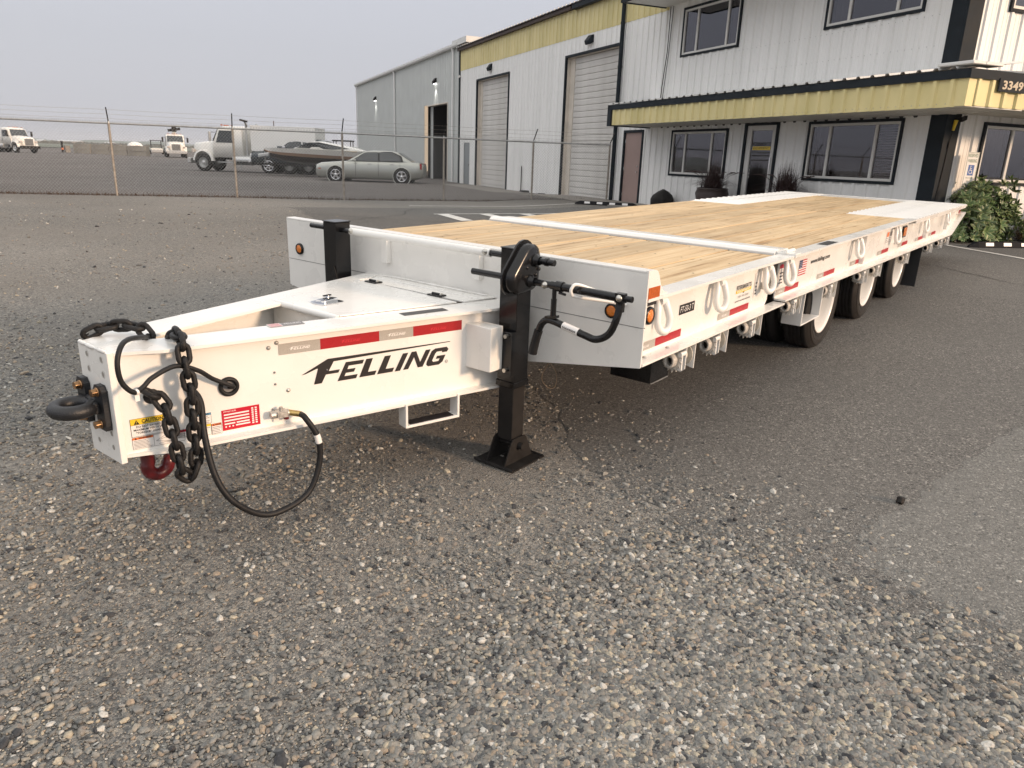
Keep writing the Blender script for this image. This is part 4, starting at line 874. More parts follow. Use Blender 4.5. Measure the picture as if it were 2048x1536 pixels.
# marks on the side
q = MB(); q.quad(FS0, .548, .726, .646, .698, INK, .0006); q.text(FS0, 'FT-50-3 T', .637, .656, .032, WLAB, .0012, width=.158, bold=.0, shear=.15, align='CENTER'); q.build('model_sticker', TR)
q = MB(); q.text(FS0, 'PETERS&KEATTS', 1.425, .672, .026, INK, .0010, width=.235, bold=.02, align='CENTER'); q.quad(FS0, 1.305, 1.545, .652, .669, YLAB, .0006); q.text(FS0, 'EQUIPMENT', 1.425, .655, .011, WLAB, .0012, width=.21, align='CENTER', bold=.03)
q.poly(FS0, [(1.41, .652), (1.44, .652), (1.425, .643)], INK, .0006); q.text(FS0, '208-743-3564', 1.425, .622, .013, GINK, .0010, width=.17, align='CENTER'); q.text(FS0, 'LEWISTON SPOKANE BOISE', 1.425, .598, .009, INK, .0010, width=.24, align='CENTER', bold=.02); q.build('dealer_sticker', TR)
q = MB(); F = (V(2.385, -1.2275, .632), X, Z, -Y); Wd, Hd = .165, .108
for i in range(13): q.quad(F, 0, Wd, Hd*i/13, Hd*(i+1)/13, REDLAB if i % 2 == 0 else WLAB, 0)
q.quad(F, 0, Wd*.42, Hd*6/13, Hd, NAVY, .0006)
for i in range(5):
    for j in range(4): q.quad(F, .006+i*.013, .011+i*.013, Hd*.50+j*.0125, Hd*.50+.005+j*.0125, WLAB, .0012)
q.build('flag_sticker', TR)
q = MB(); q.text(FS0, 'www.felling.com', 2.72, .672, .042, INK, .0010, width=.48, bold=.02, shear=.2); q.build('web_address', TR)
for x, z, w_, h_, t_ in ((2.04, .70, .10, .05, 'DANGER'), (1.60, .690, .06, .05, 'NOTE')):
    q = MB(); q.quad(FS0, x, x+w_, z-.10, z+h_, WLAB, .0006)
    if w_ > .08: q.quad(FS0, x, x+w_, z+.02, z+h_, REDLAB, .0010)
    lines(q, FS0, x+.01, x+w_-.01, z-.09, z, 4, INK); q.build('safety_sticker', TR)
for x, c_ in ((5.13, OLAB), (5.26, WLAB), (8.75, WLAB)):
    q = MB(); q.quad(FS0, x, x+.11, .62, .74, WLAB, .0006); q.quad(FS0, x+.01, x+.10, .69, .735, c_ if c_ is OLAB else GINK, .0010); lines(q, FS0, x+.01, x+.1, .63, .685, 3, GINK); q.build('safety_sticker', TR)
q = MB(); q.cyl((1.66, -1.207, .66), (1.66, -1.285, .655), .022, ALU, n=12); q.cyl((1.66, -1.285, .655), (1.66, -1.292, .655), .026, ALU, n=12); q.build('fill_plug', TR)
MB().quad(FTOP(2.78, -1.297, ZD+.001), 0, .30, .012, .09, INK).build('grip_tape', TR)
# loose wire loop below
MB().tube(catmull([(.25, -.62, .33), (.22, -.60, .25), (.25, -.62, .19), (.31, -.63, .18), (.33, -.62, .25), (.28, -.6, .33)], 6), .0015, BRTRIM_, 5).build('wire_loop', TR)
# ================================================================ BUILDINGS
CLW = mat('white_cladding', (0.84, 0.835, 0.82), 0.42, var=0.12, vscale=1.2, stretch=(2.2, 2.2, .16), col2=(0.75, 0.75, 0.73))
CLG = mat('grey_cladding', (0.55, 0.57, 0.555), 0.45, var=0.10, vscale=1.0)
CLY = mat('yellow_cladding', (0.74, 0.64, 0.33), 0.45, var=0.15, vscale=1.5, stretch=(1, 1, .3), col2=(0.58, 0.50, 0.22))
NAVYT = mat('navy_trim', (0.016, 0.022, 0.028), 0.6, var=0.3, vscale=4, spec=0.15)
BRTRIM = mat('weathered_trim', (0.085, 0.058, 0.05), 0.7, var=0.5, vscale=9)
SOFF = mat('soffit_metal', (0.62, 0.60, 0.55), 0.5, var=0.1)
ROOFW = mat('roof_metal', (0.68, 0.68, 0.66), 0.4, var=0.1)
FRW = mat('window_vinyl', (0.66, 0.65, 0.62), 0.4)
DOORW = mat('roller_door_paint', (0.66, 0.64, 0.61), 0.55, var=0.2, vscale=1.6, col2=(0.54, 0.52, 0.49), bump=0.05, bscale=9)
JAMB = mat('door_jamb', (0.66, 0.60, 0.52), 0.55, var=0.15)
PINKD = mat('brown_pink_door', (0.33, 0.235, 0.21), 0.5, var=0.08)
GREYD = mat('grey_door', (0.23, 0.25, 0.26), 0.5, var=0.1)
DARK = mat('dark_interior', (0.012, 0.012, 0.013), 0.8)
CONC = mat('concrete', (0.24, 0.22, 0.195), 0.85, var=0.3, vscale=3, bump=0.3, bscale=80)
BLOCK = mat('pale_concrete', (0.42, 0.36, 0.29), 0.85, var=0.3, vscale=1.2, bump=0.2)
BLIND = mat('blind_slat', (0.75, 0.73, 0.70), 0.6)
CURT = mat('dark_curtain', (0.12, 0.10, 0.11), 0.8)
def glass_mat():
    m = bpy.data.materials.new('tinted_glass'); m.use_nodes = True; t = m.node_tree; N = t.nodes; L = t.links; N.remove(N['Principled BSDF'])
    g = N.new('ShaderNodeBsdfGlossy'); g.inputs['Roughness'].default_value = 0.015; g.inputs['Color'].default_value = (0.75, 0.75, 0.82, 1)
    tr = N.new('ShaderNodeBsdfTransparent'); tr.inputs['Color'].default_value = (0.60, 0.57, 0.60, 1); fn = N.new('ShaderNodeFresnel'); fn.inputs['IOR'].default_value = 2.1
    mx_ = N.new('ShaderNodeMixShader'); L.new(fn.outputs[0], mx_.inputs[0]); L.new(tr.outputs[0], mx_.inputs[1]); L.new(g.outputs[0], mx_.inputs[2]); L.new(mx_.outputs[0], N['Material Output'].inputs[0])
    return m
GLASS = glass_mat()
VGLASS = mat('vehicle_glass', (0.03, 0.035, 0.038), 0.06, spec=0.8)
def clad_rect(mb, fr, a0, a1, z0, z1, m, pitch=.3048, h=.03, off=0.0, minor=True):
    O, ux, uy, un = fr; P = []
    k0 = math.floor((a0-off)/pitch)-1
    prof = [(-.052, 0), (-.028, h), (.028, h), (.052, 0)]
    if minor: prof += [(.115, 0), (.122, .004), (.134, .004), (.141, 0), (.205, 0), (.212, .004), (.224, .004), (.231, 0)] if pitch > .29 else []
    pts = []
    k = k0
    while off+k*pitch < a1+pitch:
        for d, hh in prof: pts.append((off+k*pitch+d, hh))
        k += 1
    def hat(a):
        for (p, q), (r, s_) in zip(pts[:-1], pts[1:]):
            if p <= a <= r: return q+(s_-q)*(a-p)/max(1e-9, r-p)
        return 0
    sel = [(a0, hat(a0))]+[p for p in pts if a0+1e-5 < p[0] < a1-1e-5]+[(a1, hat(a1))]
    vs = []
    for a, hh in sel: vs += [O+ux*a+uy*z0+un*hh, O+ux*a+uy*z1+un*hh]
    mb.add(vs, [(2*i, 2*i+2, 2*i+3, 2*i+1) for i in range(len(sel)-1)], m)
def clad(mb, fr, a0, a1, z0, z1, m, holes=(), **k):
    zs = sorted({z0, z1} | {min(max(q, z0), z1) for h in holes for q in h[2:]})
    for za, zb in zip(zs[:-1], zs[1:]):
        if zb-za < 1e-4: continue
        zm = (za+zb)/2; cur = a0
        for h in sorted([h for h in holes if h[2] < zm < h[3]]):
            if h[0] > cur: clad_rect(mb, fr, cur, h[0], za, zb, m, **k)
            cur = max(cur, h[1])
        if cur < a1: clad_rect(mb, fr, cur, a1, za, zb, m, **k)
# a building's local frame: x runs along the facade away from the camera, y out of the facade, z up
def FB(v=0.0): return (V(0, v, 0), -X, Z, Y)         # a = -s
def bld(name, label, cat='building'): 
    return empty(name, (P0.x, P0.y, 0), math.radians(60), label, cat)
def screws(parent, fr, a0, a1, zs, pitch=.3048, off=0.0, d=.002):
    q = MB(); k = math.ceil((a0-off)/pitch)
    while off+k*pitch < a1:
        for z in zs:
            for e in (-.075, .075):
                a = off+k*pitch+e
                if a0 < a < a1: q.quad(fr, a-.007, a+.007, z-.007, z+.007, WGALV, d)
        k += 1
    o = q.build('cladding_screws', parent); o['kind'] = 'stuff'
def window(parent, fr, a0, a1, z0, z1, splits, blinds=None, trim=NAVYT, curtains=()):
    """a in viewer-right direction along the frame"""
    w_ = MB()
    def bx(mb, p0, p1, q0, q1, d0, d1, m):
        O, ux, uy, un = fr; mb.obox(O+ux*(p0+p1)/2+uy*(q0+q1)/2+un*(d0+d1)/2, ux*(p1-p0)/2, uy*(q1-q0)/2, un*(d1-d0)/2, m)
    t = .055
    for p in ((a0-t, a0, z0-t, z1+t), (a1, a1+t, z0-t, z1+t), (a0, a1, z0-t, z0), (a0, a1, z1, z1+t)): bx(w_, *p, -.02, .045, trim)
    root = w_.build('window', parent, .003)
    f = MB(); t = .05
    for p in ((a0, a0+t, z0, z1), (a1-t, a1, z0, z1), (a0+t, a1-t, z0, z0+t), (a0+t, a1-t, z1-t, z1)): bx(f, *p, -.035, .030, FRW)
    for s_ in splits: bx(f, s_-.032, s_+.032, z0+t, z1-t, -.035, .022, FRW)
    f.build('window_frame', root, .003)
    e = [a0+t]+[s_ for s_ in splits]+[a1-t]
    for i in range(len(e)-1):
        l, r = e[i]+(.032 if i else 0), e[i+1]-(.032 if i < len(e)-2 else 0)
        g = MB(); g.quad(fr, l, r, z0+t, z1-t, GLASS, -.006); g.build('pane', root)
        if blinds is not None and i in blinds:
            b = MB(); n = int((z1-z0-2*t)/.045)
            for j in range(n):
                z = z0+t+.02+j*.045; O, ux, uy, un = fr; b.obox(O+ux*(l+r)/2+uy*z-un*.05, ux*((r-l)/2-.01), (uy*.010-un*.012), (un*.001+uy*.001), BLIND)
            b.build('blind', root)
        if i in curtains:
            c = MB(); n = 30; vs = []; O, ux, uy, un = fr
            for j in range(n+1):
                a = l+(r-l)*j/n; d = -.12+.02*math.sin(j*1.9)
                vs += [O+ux*a+uy*z0+un*d, O+ux*a+uy*z1+un*d]
            c.add(vs, [(2*j, 2*j+2, 2*j+3, 2*j+1) for j in range(n)], CURT, True); c.build('curtain', root)
    bk = MB(); O, ux, uy, un = fr
    bk.quad(fr, a0-.3, a1+.3, z0-.3, z1+.3, DARK, -.7)
    for p, q, r_, s_ in ((a0-.3, a0-.3, z0-.3, z1+.3), (a1+.3, a1+.3, z0-.3, z1+.3)):
        bk.add([O+ux*p+uy*r_-un*.7, O+ux*p+uy*s_-un*.7, O+ux*p+uy*s_-un*.03, O+ux*p+uy*r_-un*.03], [(0, 1, 2, 3)], DARK)
    for r_ in (z0-.3, z1+.3): bk.add([O+ux*(a0-.3)+uy*r_-un*.7, O+ux*(a1+.3)+uy*r_-un*.7, O+ux*(a1+.3)+uy*r_-un*.03, O+ux*(a0-.3)+uy*r_-un*.03], [(0, 1, 2, 3)], DARK)
    bk.build('window_recess', root)
    return root
def roller_door(parent, a0, a1, z0, z1, depth, jl, n, lab=None):
    fr = FB(); r = MB()
    def bx(mb, p0, p1, q0, q1, d0, d1, m): mb.box(-p1, -p0, d0, d1, q0, q1, m)
    for p in ((a0-.07, a0, z0, z1+.07), (a1, a1+.07, z0, z1+.07), (a0, a1, z1, z1+.07)): bx(r, *p, -.03, .05, NAVYT)
    root = r.build('roller_door', parent, label=lab)
    j = MB(); bx(j, a0, a0+.02, z0, z1, -depth, -.03, JAMB); bx(j, a1-.02, a1, z0, z1, -depth, -.03, JAMB); bx(j, a0, a1, z1-.02, z1, -depth, -.03, JAMB); bx(j, a0+.02, a0+jl, z0, z1-.02, -depth-.02, -depth+.02, JAMB); j.build('door_jamb', root)
    h = (z1-.02-z0)/n; me = None
    for i in range(n):
        if me is None:
            q = MB(); w_ = (a1-a0-jl-.04)
            q.prism([(-depth-.03, 0), (-depth, .012), (-depth, h-.012), (-depth-.012, h-.006), (-depth-.03, h-.004)], (V(0, 0, 0), Y, Z, X), -w_/2, w_/2, DOORW); 
            for e in range(1, 3): q.box(-w_/2, w_/2, -depth, -depth+.007, h*e/3-.012, h*e/3+.012, DOORW)
            me = q.mesh('door_slat')
        o = bpy.data.objects.new('door_slat', me); S.collection.objects.link(o); o.parent = root; o.location = (-(a0+jl+a1-.02)/2, 0, z0+h*i)
    bk = MB(); bx(bk, a0, a1, z0, z1, -depth-.06, -depth-.045, INK); bk.build('door_backing', root)
    return root
# ---- warehouse with yellow band
WH = bld('warehouse_building', 'long white ribbed metal warehouse with yellow eave band and two tall roller doors')
ZG = lambda a: float(gz(P0.x-DV.x*a, P0.y-DV.y*a))-.08
d1 = (-.72, 3.17, -.1, 4.61); d2 = (8.55, 12.26, .0, 4.66); gd = (-2.58, -1.72, -.12, 1.94); pd = (12.92, 13.90, .02, 2.14)
q = MB(); clad(q, FB(), -3.30, 14.72, -.3, 5.26, CLW, holes=[d1, d2, gd, pd]); clad(q, FB(.004), 14.72, 23.74, -.2, 2.35, CLW, holes=[]) if False else None
q.build('wall', WH)
q = MB(); clad(q, FB(.008), -3.30, 14.72, 5.24, 6.16, CLY); q.build('eave_band', WH)
screws(WH, FB(.03), -3.2, 14.6, (1.2, 2.4, 3.6, 4.8))
q = MB(); q.box(-8.9, 3.32, -.05, .16, 6.12, 6.24, BRTRIM); q.prism([(-3, 6.95), (.22, 6.24), (.22, 6.27), (-3, 6.98)], (V(0, 0, 0), Y, Z, X), -14.72, 3.34, BRTRIM); q.build('roof', WH)
q = MB()
for k in range(60):
    a = -3.2+k*.3048
    if a > 14.7: break
    q.box(-a-.03, -a+.03, .20, .235, 6.245, 6.30, ROOFW)
q.build('roof_rib_ends', WH)
q = MB(); q.box(-14.72, -9.1, .02, .20, 6.08, 6.24, NAVYT); q.build('gutter', WH, .01)
q = MB(); q.cyl((-12.46, .12, .1), (-12.46, .12, 6.1), .065, NAVYT, n=10)
for z in (2.6, 4.0, 5.2): q.cyl((-12.46, .12, z), (-12.46, .12, z+.05), .075, NAVYT, n=10)
q.build('downpipe', WH)
q = MB(); q.box(3.22, 3.34, 0, .06, -.2, 6.16, NAVYT); q.build('corner_trim', WH)
q = MB(); q.cyl((3.12, .09, 5.0), (3.02, .16, 4.97), .05, WLAB, n=10); q.build('camera_dome', WH)
roller_door(WH, *d1, .16, .30, 22, 'narrow-looking far roller door'); roller_door(WH, *d2, .16, .36, 24, 'near tall roller door with scuffed top panels')
q = MB(); q.box(-gd[1], -gd[0], -.05, -.02, gd[2], gd[3], GREYD); q.box(1.80, 1.86, -.02, .03, .85, .95, WGALV); q.build('man_door', WH, label='grey flush door')
r = MB()
for p in ((pd[0]-.07, pd[0], pd[2], pd[3]+.07), (pd[1], pd[1]+.07, pd[2], pd[3]+.07), (pd[0], pd[1], pd[3], pd[3]+.07)): r.box(-p[1], -p[0], -.03, .05, p[2], p[3], NAVYT)
r.build('door_trim', WH)
q = MB(); q.box(-pd[1]+.003, -pd[0]-.003, -.035, -.005, pd[2], pd[3]-.004, PINKD); pdo = q.build('man_door', WH, label='dusty pink-brown door in navy trim'); 
q = MB(); q.cyl((-13.72, -.005, 1.02), (-13.72, .05, 1.02), .022, CHROME, n=10); q.cyl((-13.72, -.005, 1.18), (-13.72, .02, 1.18), .025, CHROME, n=10); q.build('handle', pdo)
for z in (.35, 1.1, 1.9): MB().cyl((-pd[0]-.01, .0, z-.05), (-pd[0]-.01, .0, z+.05), .012, CHROME, n=6).build('hinge', pdo)
def wall_lamp(parent, a, z, lit=False):
    q = MB(); q.prism([(0, .16), (.07, .15), (.20, -.02), (.17, -.12), (.13, -.14), (0, -.06)], (V(-a-.14, .0, z), Y, Z, X), 0, .28, NAVYT if not lit else BLACKD); q.box(-a-.09, -a+.09, .035, .13, z-.17, z-.10, LENS_ON if lit else WLAB)
    q.build('wall_lamp', parent, .01)
    if lit:
        ld = bpy.data.lights.new('lamp_light', 'SPOT'); ld.energy = 26; ld.spot_size = math.radians(75); ld.spot_blend = .8; ld.color = (1, .97, .9); ld.shadow_soft_size = .05
        lo = bpy.data.objects.new('lamp_light', ld); S.collection.objects.link(lo); lo.parent = parent; lo.location = (-a, .16, z-.22); lo.rotation_euler = (math.radians(-12), 0, 0)
def emis(name, col, st):
    m = bpy.data.materials.new(name); m.use_nodes = True; b = m.node_tree.nodes['Principled BSDF']; b.inputs['Emission Color'].default_value = (*col, 1); b.inputs['Emission Strength'].default_value = st; return m
LENS_ON = emis('lit_lens', (1, .97, .92), 6)
wall_lamp(WH, 1.07, 5.02); wall_lamp(WH, 10.3, 5.02)
q = MB(); q.box(-7.3, -7.0, .0, .2, -.1, .05, INK); q.box(-5.7, -5.3, .0, .25, -.1, .08, INK); q.cyl((-4.96, .06, -.1), (-4.96, .06, 1.0), .02, BLACKD, n=6); q.build('wall_vents', WH)
q = MB(); q.box(-14.72, 3.2, -3, -2.8, -.3, 7.0, CLW); q.box(3.2, 3.3, -14, 0.0, -.3, 5.5, CLW); q.build('rear_wall', WH)
# ---- old grey metal building behind the fence
OB = bld('metal_shed_building', 'pale grey ribbed metal building farthest left with white gutter and open dark doorway')
od = (-9.74, -5.3, -.1, 3.96)
q = MB(); clad(q, FB(-.02), -29.75, -3.34, -.3, 6.42, CLG, holes=[od], minor=False); q.build('wall', OB)
q = MB(); q.prism([(-.02, 6.36), (.16, 6.36), (.20, 6.42), (.20, 6.52), (.16, 6.54), (-.02, 6.54)], (V(0, 0, 0), Y, Z, X), 3.35, 29.9, ROOFW); q.build('gutter', OB)
q = MB(); q.prism([(.05, 6.54), (-12, 8.2), (-12, 8.1), (.05, 6.44)], (V(0, 0, 0), Y, Z, X), 2.2, 29.85, ROOFW); q.box(2.0, 4.2, -.9, .16, 6.40, 6.66, ROOFW); q.build('roof', OB)
for a in (-29.62, -16.7, -4.25):
    q = MB(); q.cyl((-a, .08, -.1), (-a, .08, 6.2), .05, CLW, n=8); q.cyl((-a, .08, 6.2), (-a, .14, 6.38), .06, CLW, n=8); q.build('downpipe', OB)
q = MB(); q.box(5.3, 5.36, -.5, .01, -.1, 3.96, JAMB); q.box(9.1, 9.74, -.42, -.36, -.1, 3.96, CLG); q.box(5.36, 9.1, -.30, .0, 3.9, 3.96, JAMB); q.box(8.9, 9.0, -.36, -.30, -.1, 3.9, BLACKD); q.build('door_frame', OB)
q = MB(); q.box(4.5, 10.5, -9, -8.9, -.1, 5, DARK); q.box(4.4, 4.5, -9, -.25, -.1, 5, DARK); q.box(10.5, 10.6, -9, -.45, -.1, 5, DARK); q.box(4.5, 10.5, -9, -.4, 4.9, 5, DARK); q.box(5.6, 7.9, -5, -4.9, 1.4, 2.6, GREYD); q.box(5.8, 7.5, -6, -5.9, 0, .9, BLACKD); q.build('dark_interior', OB)
q = MB(); q.box(29.75, 29.8, -14, -.02, -.3, 6.5, CLG); q.build('end_wall', OB)
wall_lamp(OB, -22.65, 5.05, True); wall_lamp(OB, -7.43, 5.10, True)
# ---- office
OF = bld('office_building', 'two storey white ribbed office with yellow canopy, navy corner posts and dark sliding windows')
w1 = (15.47, 17.78, 1.03, 2.11); dr = (18.55, 19.55, .05, 2.20); w2 = (20.58, 22.85, 1.10, 2.18); u1 = (15.52, 17.78, 4.04, 5.12); u2 = (20.60, 22.85, 4.05, 5.12)
ex = lambda w_, t=.03: (w_[0]-t, w_[1]+t, w_[2]-t, w_[3]+t)
q = MB(); clad(q, FB(), 14.72, 23.46, -.2, 5.5, CLW, holes=[ex(w1), (dr[0]-.03, dr[1]+.03, -.2, dr[3]+.03), ex(w2), ex(u1), ex(u2)]); q.build('wall', OF)
screws(OF, FB(.03), 14.8, 23.4, (2.75, 3.4, 3.9))
window(OF, FB(), *w1, (16.06, 17.20), curtains=(0, 2)); window(OF, FB(), *w2, (21.13, 22.30), blinds=(2,), curtains=(0,)); window(OF, FB(), *u1, (16.10, 17.33), curtains=(0, 2)); window(OF, FB(), *u2, (21.16, 22.30), curtains=(0, 2))
q = MB(); c0 = 23.74
q.box(-c0, -23.46, -.02, .05, -.1, 5.5, NAVYT); q.box(-c0-.05, -c0, -.30, .05, -.1, 5.5, NAVYT); q.build('corner_trim', OF, .004)
SW = (V(-c0, 0, 0), -Y, Z, -X)     # side wall: a runs into the building
sw1 = (1.00, 2.9, 1.16, 2.13); suw = (1.02, 2.9, 4.02, 5.1)
q = MB(); clad(q, SW, .30, 9, -.2, 5.5, CLW, holes=[ex(sw1), ex(suw)], off=.15); q.build('side_wall', OF)
window(OF, SW, *sw1, (1.75,), curtains=(0,)); window(OF, SW, *suw, (1.78,))
# glass door
q = MB(); t = .07
for p in ((dr[0]-.09, dr[0], dr[2], dr[3]+.06), (dr[1], dr[1]+.06, dr[2], dr[3]+.06), (dr[0], dr[1], dr[3], dr[3]+.06)): q.box(-p[1], -p[0], -.03, .05, p[2], p[3], NAVYT)
q.build('door_trim', OF, .003)
q = MB(); dl, dr_ = dr[0], dr[1]
for p in ((dl, dl+.16, dr[2], dr[3]), (dr_-.13, dr_, dr[2], dr[3]), (dl+.16, dr_-.13, dr[3]-.11, dr[3]), (dl+.16, dr_-.13, dr[2], dr[2]+.16)): q.box(-p[1], -p[0], -.04, .02, p[2], p[3], FRW)
do = q.build('glass_door', OF, .003); MB().quad(FB(), dl+.16, dr_-.13, dr[2]+.16, dr[3]-.11, GLASS, -.01).build('pane', do)
F = FB(); q = MB(); q.text(F, 'PETERS&KEATTS', (dl+dr_)/2+.015, 1.755, .075, INK, -.004, width=.62, align='CENTER', bold=.02); q.quad(F, dl+.22, dr_-.17, 1.66, 1.74, YLAB, -.006); q.text(F, 'EQUIPMENT', (dl+dr_)/2+.015, 1.675, .05, INK, -.004, width=.52, align='CENTER')
for z in (1.52, 1.42): q.quad(F, dl+.22, dr_-.19, z, z+.03, INK, -.006)
for z in (1.28, 1.2, 1.12, 1.04): q.quad(F, dl+.185, dl+.205, z, z+.03, WLAB, -.006)
q.build('door_lettering', do)
q = MB(); q.box(-dr_+.0, -dl, -1.6, -1.5, 0, 2.2, DARK); q.box(-dr_-.6, -dr_-.5, -1.6, -.05, 0, 2.3, DARK); q.box(-dl+.5, -dl+.6, -1.6, -.05, 0, 2.3, DARK); q.build('door_recess', OF)
MB().box(-dr_+.06, -dr_+.09, .02, .06, .8, 1.5, CHROME).build('door_pull', do)
# canopy
CV, CE = 1.30, 25.04
def canopy():
    cf = FB(CV)
    q = MB(); clad(q, cf, 14.30, CE-.16, 2.26, 2.70, CLY, off=.1, h=.035, minor=False); clad(q, (V(-CE, CV, 0), -Y, Z, -X), .16, 8.0, 2.35, 2.70, CLY, off=.2, h=.02) if False else None
    clad(q, (V(-CE, CV, 0), -Y, Z, -X), .16, 8.0, 2.28, 2.70, CLY, off=.2, h=.035, minor=False)
    q.box(-CE-.012, -CE+.16, CV-.16, CV+.012, 2.27, 2.70, CLY); q.build('fascia', OF)
    screws(OF, (V(0, CV, 0), -X, Z, Y), 14.4, CE-.2, (2.31,), off=.1); screws(OF, (V(-CE, CV, 0), -Y, Z, -X), .2, 6, (2.33,), off=.2)
    q = MB(); q.box(-CE-.02, -14.10, CV, CV+.045, 2.66, 2.79, NAVYT); q.box(-CE-.045, -CE, CV-8, CV+.045, 2.66, 2.792, NAVYT); q.box(-14.30, -14.10, -.0, CV+.045, 2.24, 2.788, NAVYT); q.build('fascia_cap', OF)
    q = MB(); q.box(-CE, -14.3, .0, CV-.02, 2.262, 2.275, SOFF); q.box(-CE, -c0, -7, .0, 2.285, 2.30, SOFF)
    for k in range(36):
        a = 14.45+k*.3048
        if a < CE: q.box(-a-.03, -a+.03, .02, CV-.03, 2.255, 2.262, SOFF)
    for k in range(18): q.box(-CE+.03, -c0-.05, -k*.3048-.03, -k*.3048+.03, 2.279, 2.285, SOFF)
    q.build('soffit', OF)
    r = MB(); n = 36
    sl = .13
    # ribbed low-slope sheets
    O = V(0, CV+.06, 2.80); up = V(0, -1, sl).normalized()
    clad_rect(r, (O, -X, up, up.cross(-X)*-1), 14.12, CE, 0, 1.4, ROOFW, h=.035, off=.1)
    O2 = V(-CE-.06, 0, 2.80); up2 = V(1, 0, sl).normalized(); clad_rect(r, (O2, -Y, up2, V(-sl, 0, 1).normalized()), 0.0, 7, 0, 1.4, ROOFW, h=.035, off=.2)
    r.build('canopy_roof', OF)
    rc = MB(); rc.box(-CE-.06, -CE+.55, CV-.22, CV+.06, 2.85, 2.90, ROOFW); rc.box(-CE-.06, -CE+.20, CV-.60, CV-.22, 2.85, 2.90, ROOFW); rc.build('ridge_cap', OF, .01)
    # dark holes between sheet ribs and wall
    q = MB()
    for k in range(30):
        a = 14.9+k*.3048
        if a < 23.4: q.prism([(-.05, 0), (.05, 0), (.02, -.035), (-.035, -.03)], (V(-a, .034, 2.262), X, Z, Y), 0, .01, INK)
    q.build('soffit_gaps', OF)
canopy()
q = MB(); q.box(-CE-.02+.0, -14.62, -.2, 1.35, 5.32, 5.36, SOFF); q.box(-CE-.02, -14.60, 1.35, 1.42, 5.30, 5.7, NAVYT); q.box(-14.62, -14.55, -.02, 1.42, 5.30, 5.7, NAVYT); q.box(-CE-.1, -CE-.02, -8, 1.42, 5.30, 5.7, NAVYT); q.box(-CE-.02, -c0, -8, -.2, 5.32, 5.36, SOFF)
q.build('upper_soffit', OF)
q = MB(); q.box(-CE, -14.6, -8, 1.3, 5.7, 5.75, ROOFW); q.build('roof', OF)
q = MB(); q.box(-c0+.02, -14.8, -9, -8.9, 0, 5.5, CLW); q.build('rear_wall', OF)
MB().tube([(-14.85, .05, 5.3), (-14.86, .05, 4.2), (-14.74, .05, 3.3), (-14.72, .05, 2.85)], .012, BLACKD, 5).build('wall_cable', OF)
MB().tube([(-14.98, .05, 5.3), (-14.93, .05, 4.2), (-14.86, .05, 3.4), (-14.80, .05, 2.85)], .009, BLACKD, 5).build('wall_cable', OF)
# address board
F = (V(-CE-.05, CV, 0), -Y, Z, -X); q = MB(); q.obox(F[0]+F[1]*.89+Z*2.60, F[1]*.30, Z*.095, F[3]*.012, NAVYT); ab = q.build('number_board', OF)
q = MB(); q.text(F, '3349', .89, 2.535, .13, mat('number_gold', (.45, .38, .27), .4), .016, width=.46, align='CENTER', bold=.03); q.build('numerals', ab)
# work lamp and cord on the side wall
q = MB(); F = SW; q.obox(F[0]+F[1]*.20+Z*2.20+F[3]*.09, F[1]*.025, Z*.025, F[3]*.06, BLACKD); q.obox(F[0]+F[1]*.26+Z*2.20+F[3]*.12, F[1]*.05+Z*.02, Z*.035, F[3]*.03, BLACKD)
q.cyl(F[0]+F[1]*.14+Z*2.17+F[3]*.08, F[0]+F[1]*.11+Z*2.0+F[3]*.08, .035, YLAB, r1=.02, n=10); q.tube([F[0]+F[1]*.11+Z*2.0+F[3]*.08, F[0]+F[1]*.10+Z*1.8+F[3]*.06, F[0]+F[1]*.08+Z*1.4+F[3]*.06, F[0]+F[1]*.04+Z*.9+F[3]*.06, F[0]+F[1]*.05+Z*.3+F[3]*.06], .007, BLACKD, 5); q.cyl(F[0]+F[1]*.095+Z*1.82+F[3]*.06, F[0]+F[1]*.09+Z*1.70+F[3]*.06, .016, BLACKD, n=6)
o = q.build('hanging_cord', None); o.location = P0; o.rotation_euler = (0, 0, math.radians(60)); tag(o, 'black cord with yellow handle hanging down the sunlit office corner wall', 'cord')
# concrete walk in front of the facade
sw_ = MB(); n = 60; vs = []
for i in range(n+1):
    a = 8+i*(16.5-8)/n*1.0+0; 
    for v in (0.03, 1.55):
        p = P0-DV*a-NV*v; vs.append((p.x, p.y, float(gz(p.x, p.y))+.03))
    p = P0-DV*a-NV*1.56; vs.append((p.x, p.y, float(gz(p.x, p.y))-.1))
sw_.add(vs, [(3*i, 3*i+3, 3*i+4, 3*i+1) for i in range(n)]+[(3*i+1, 3*i+4, 3*i+5, 3*i+2) for i in range(n)], CONC); tag(sw_.build('pavement'), kind='structure')
ap = MB(); 
for i in range(30):
    a0_, a1_ = -1.5+i*.5, -1+i*.5
    P_ = [P0-DV*a0_-NV*.0, P0-DV*a1_-NV*.0, P0-DV*a1_-NV*1.6, P0-DV*a0_-NV*1.6]; ap.add([(p.x, p.y, float(gz(p.x, p.y))+.008) for p in P_], [(0, 1, 2, 3)], CONC)
tag(ap.build('concrete_apron'), kind='structure')
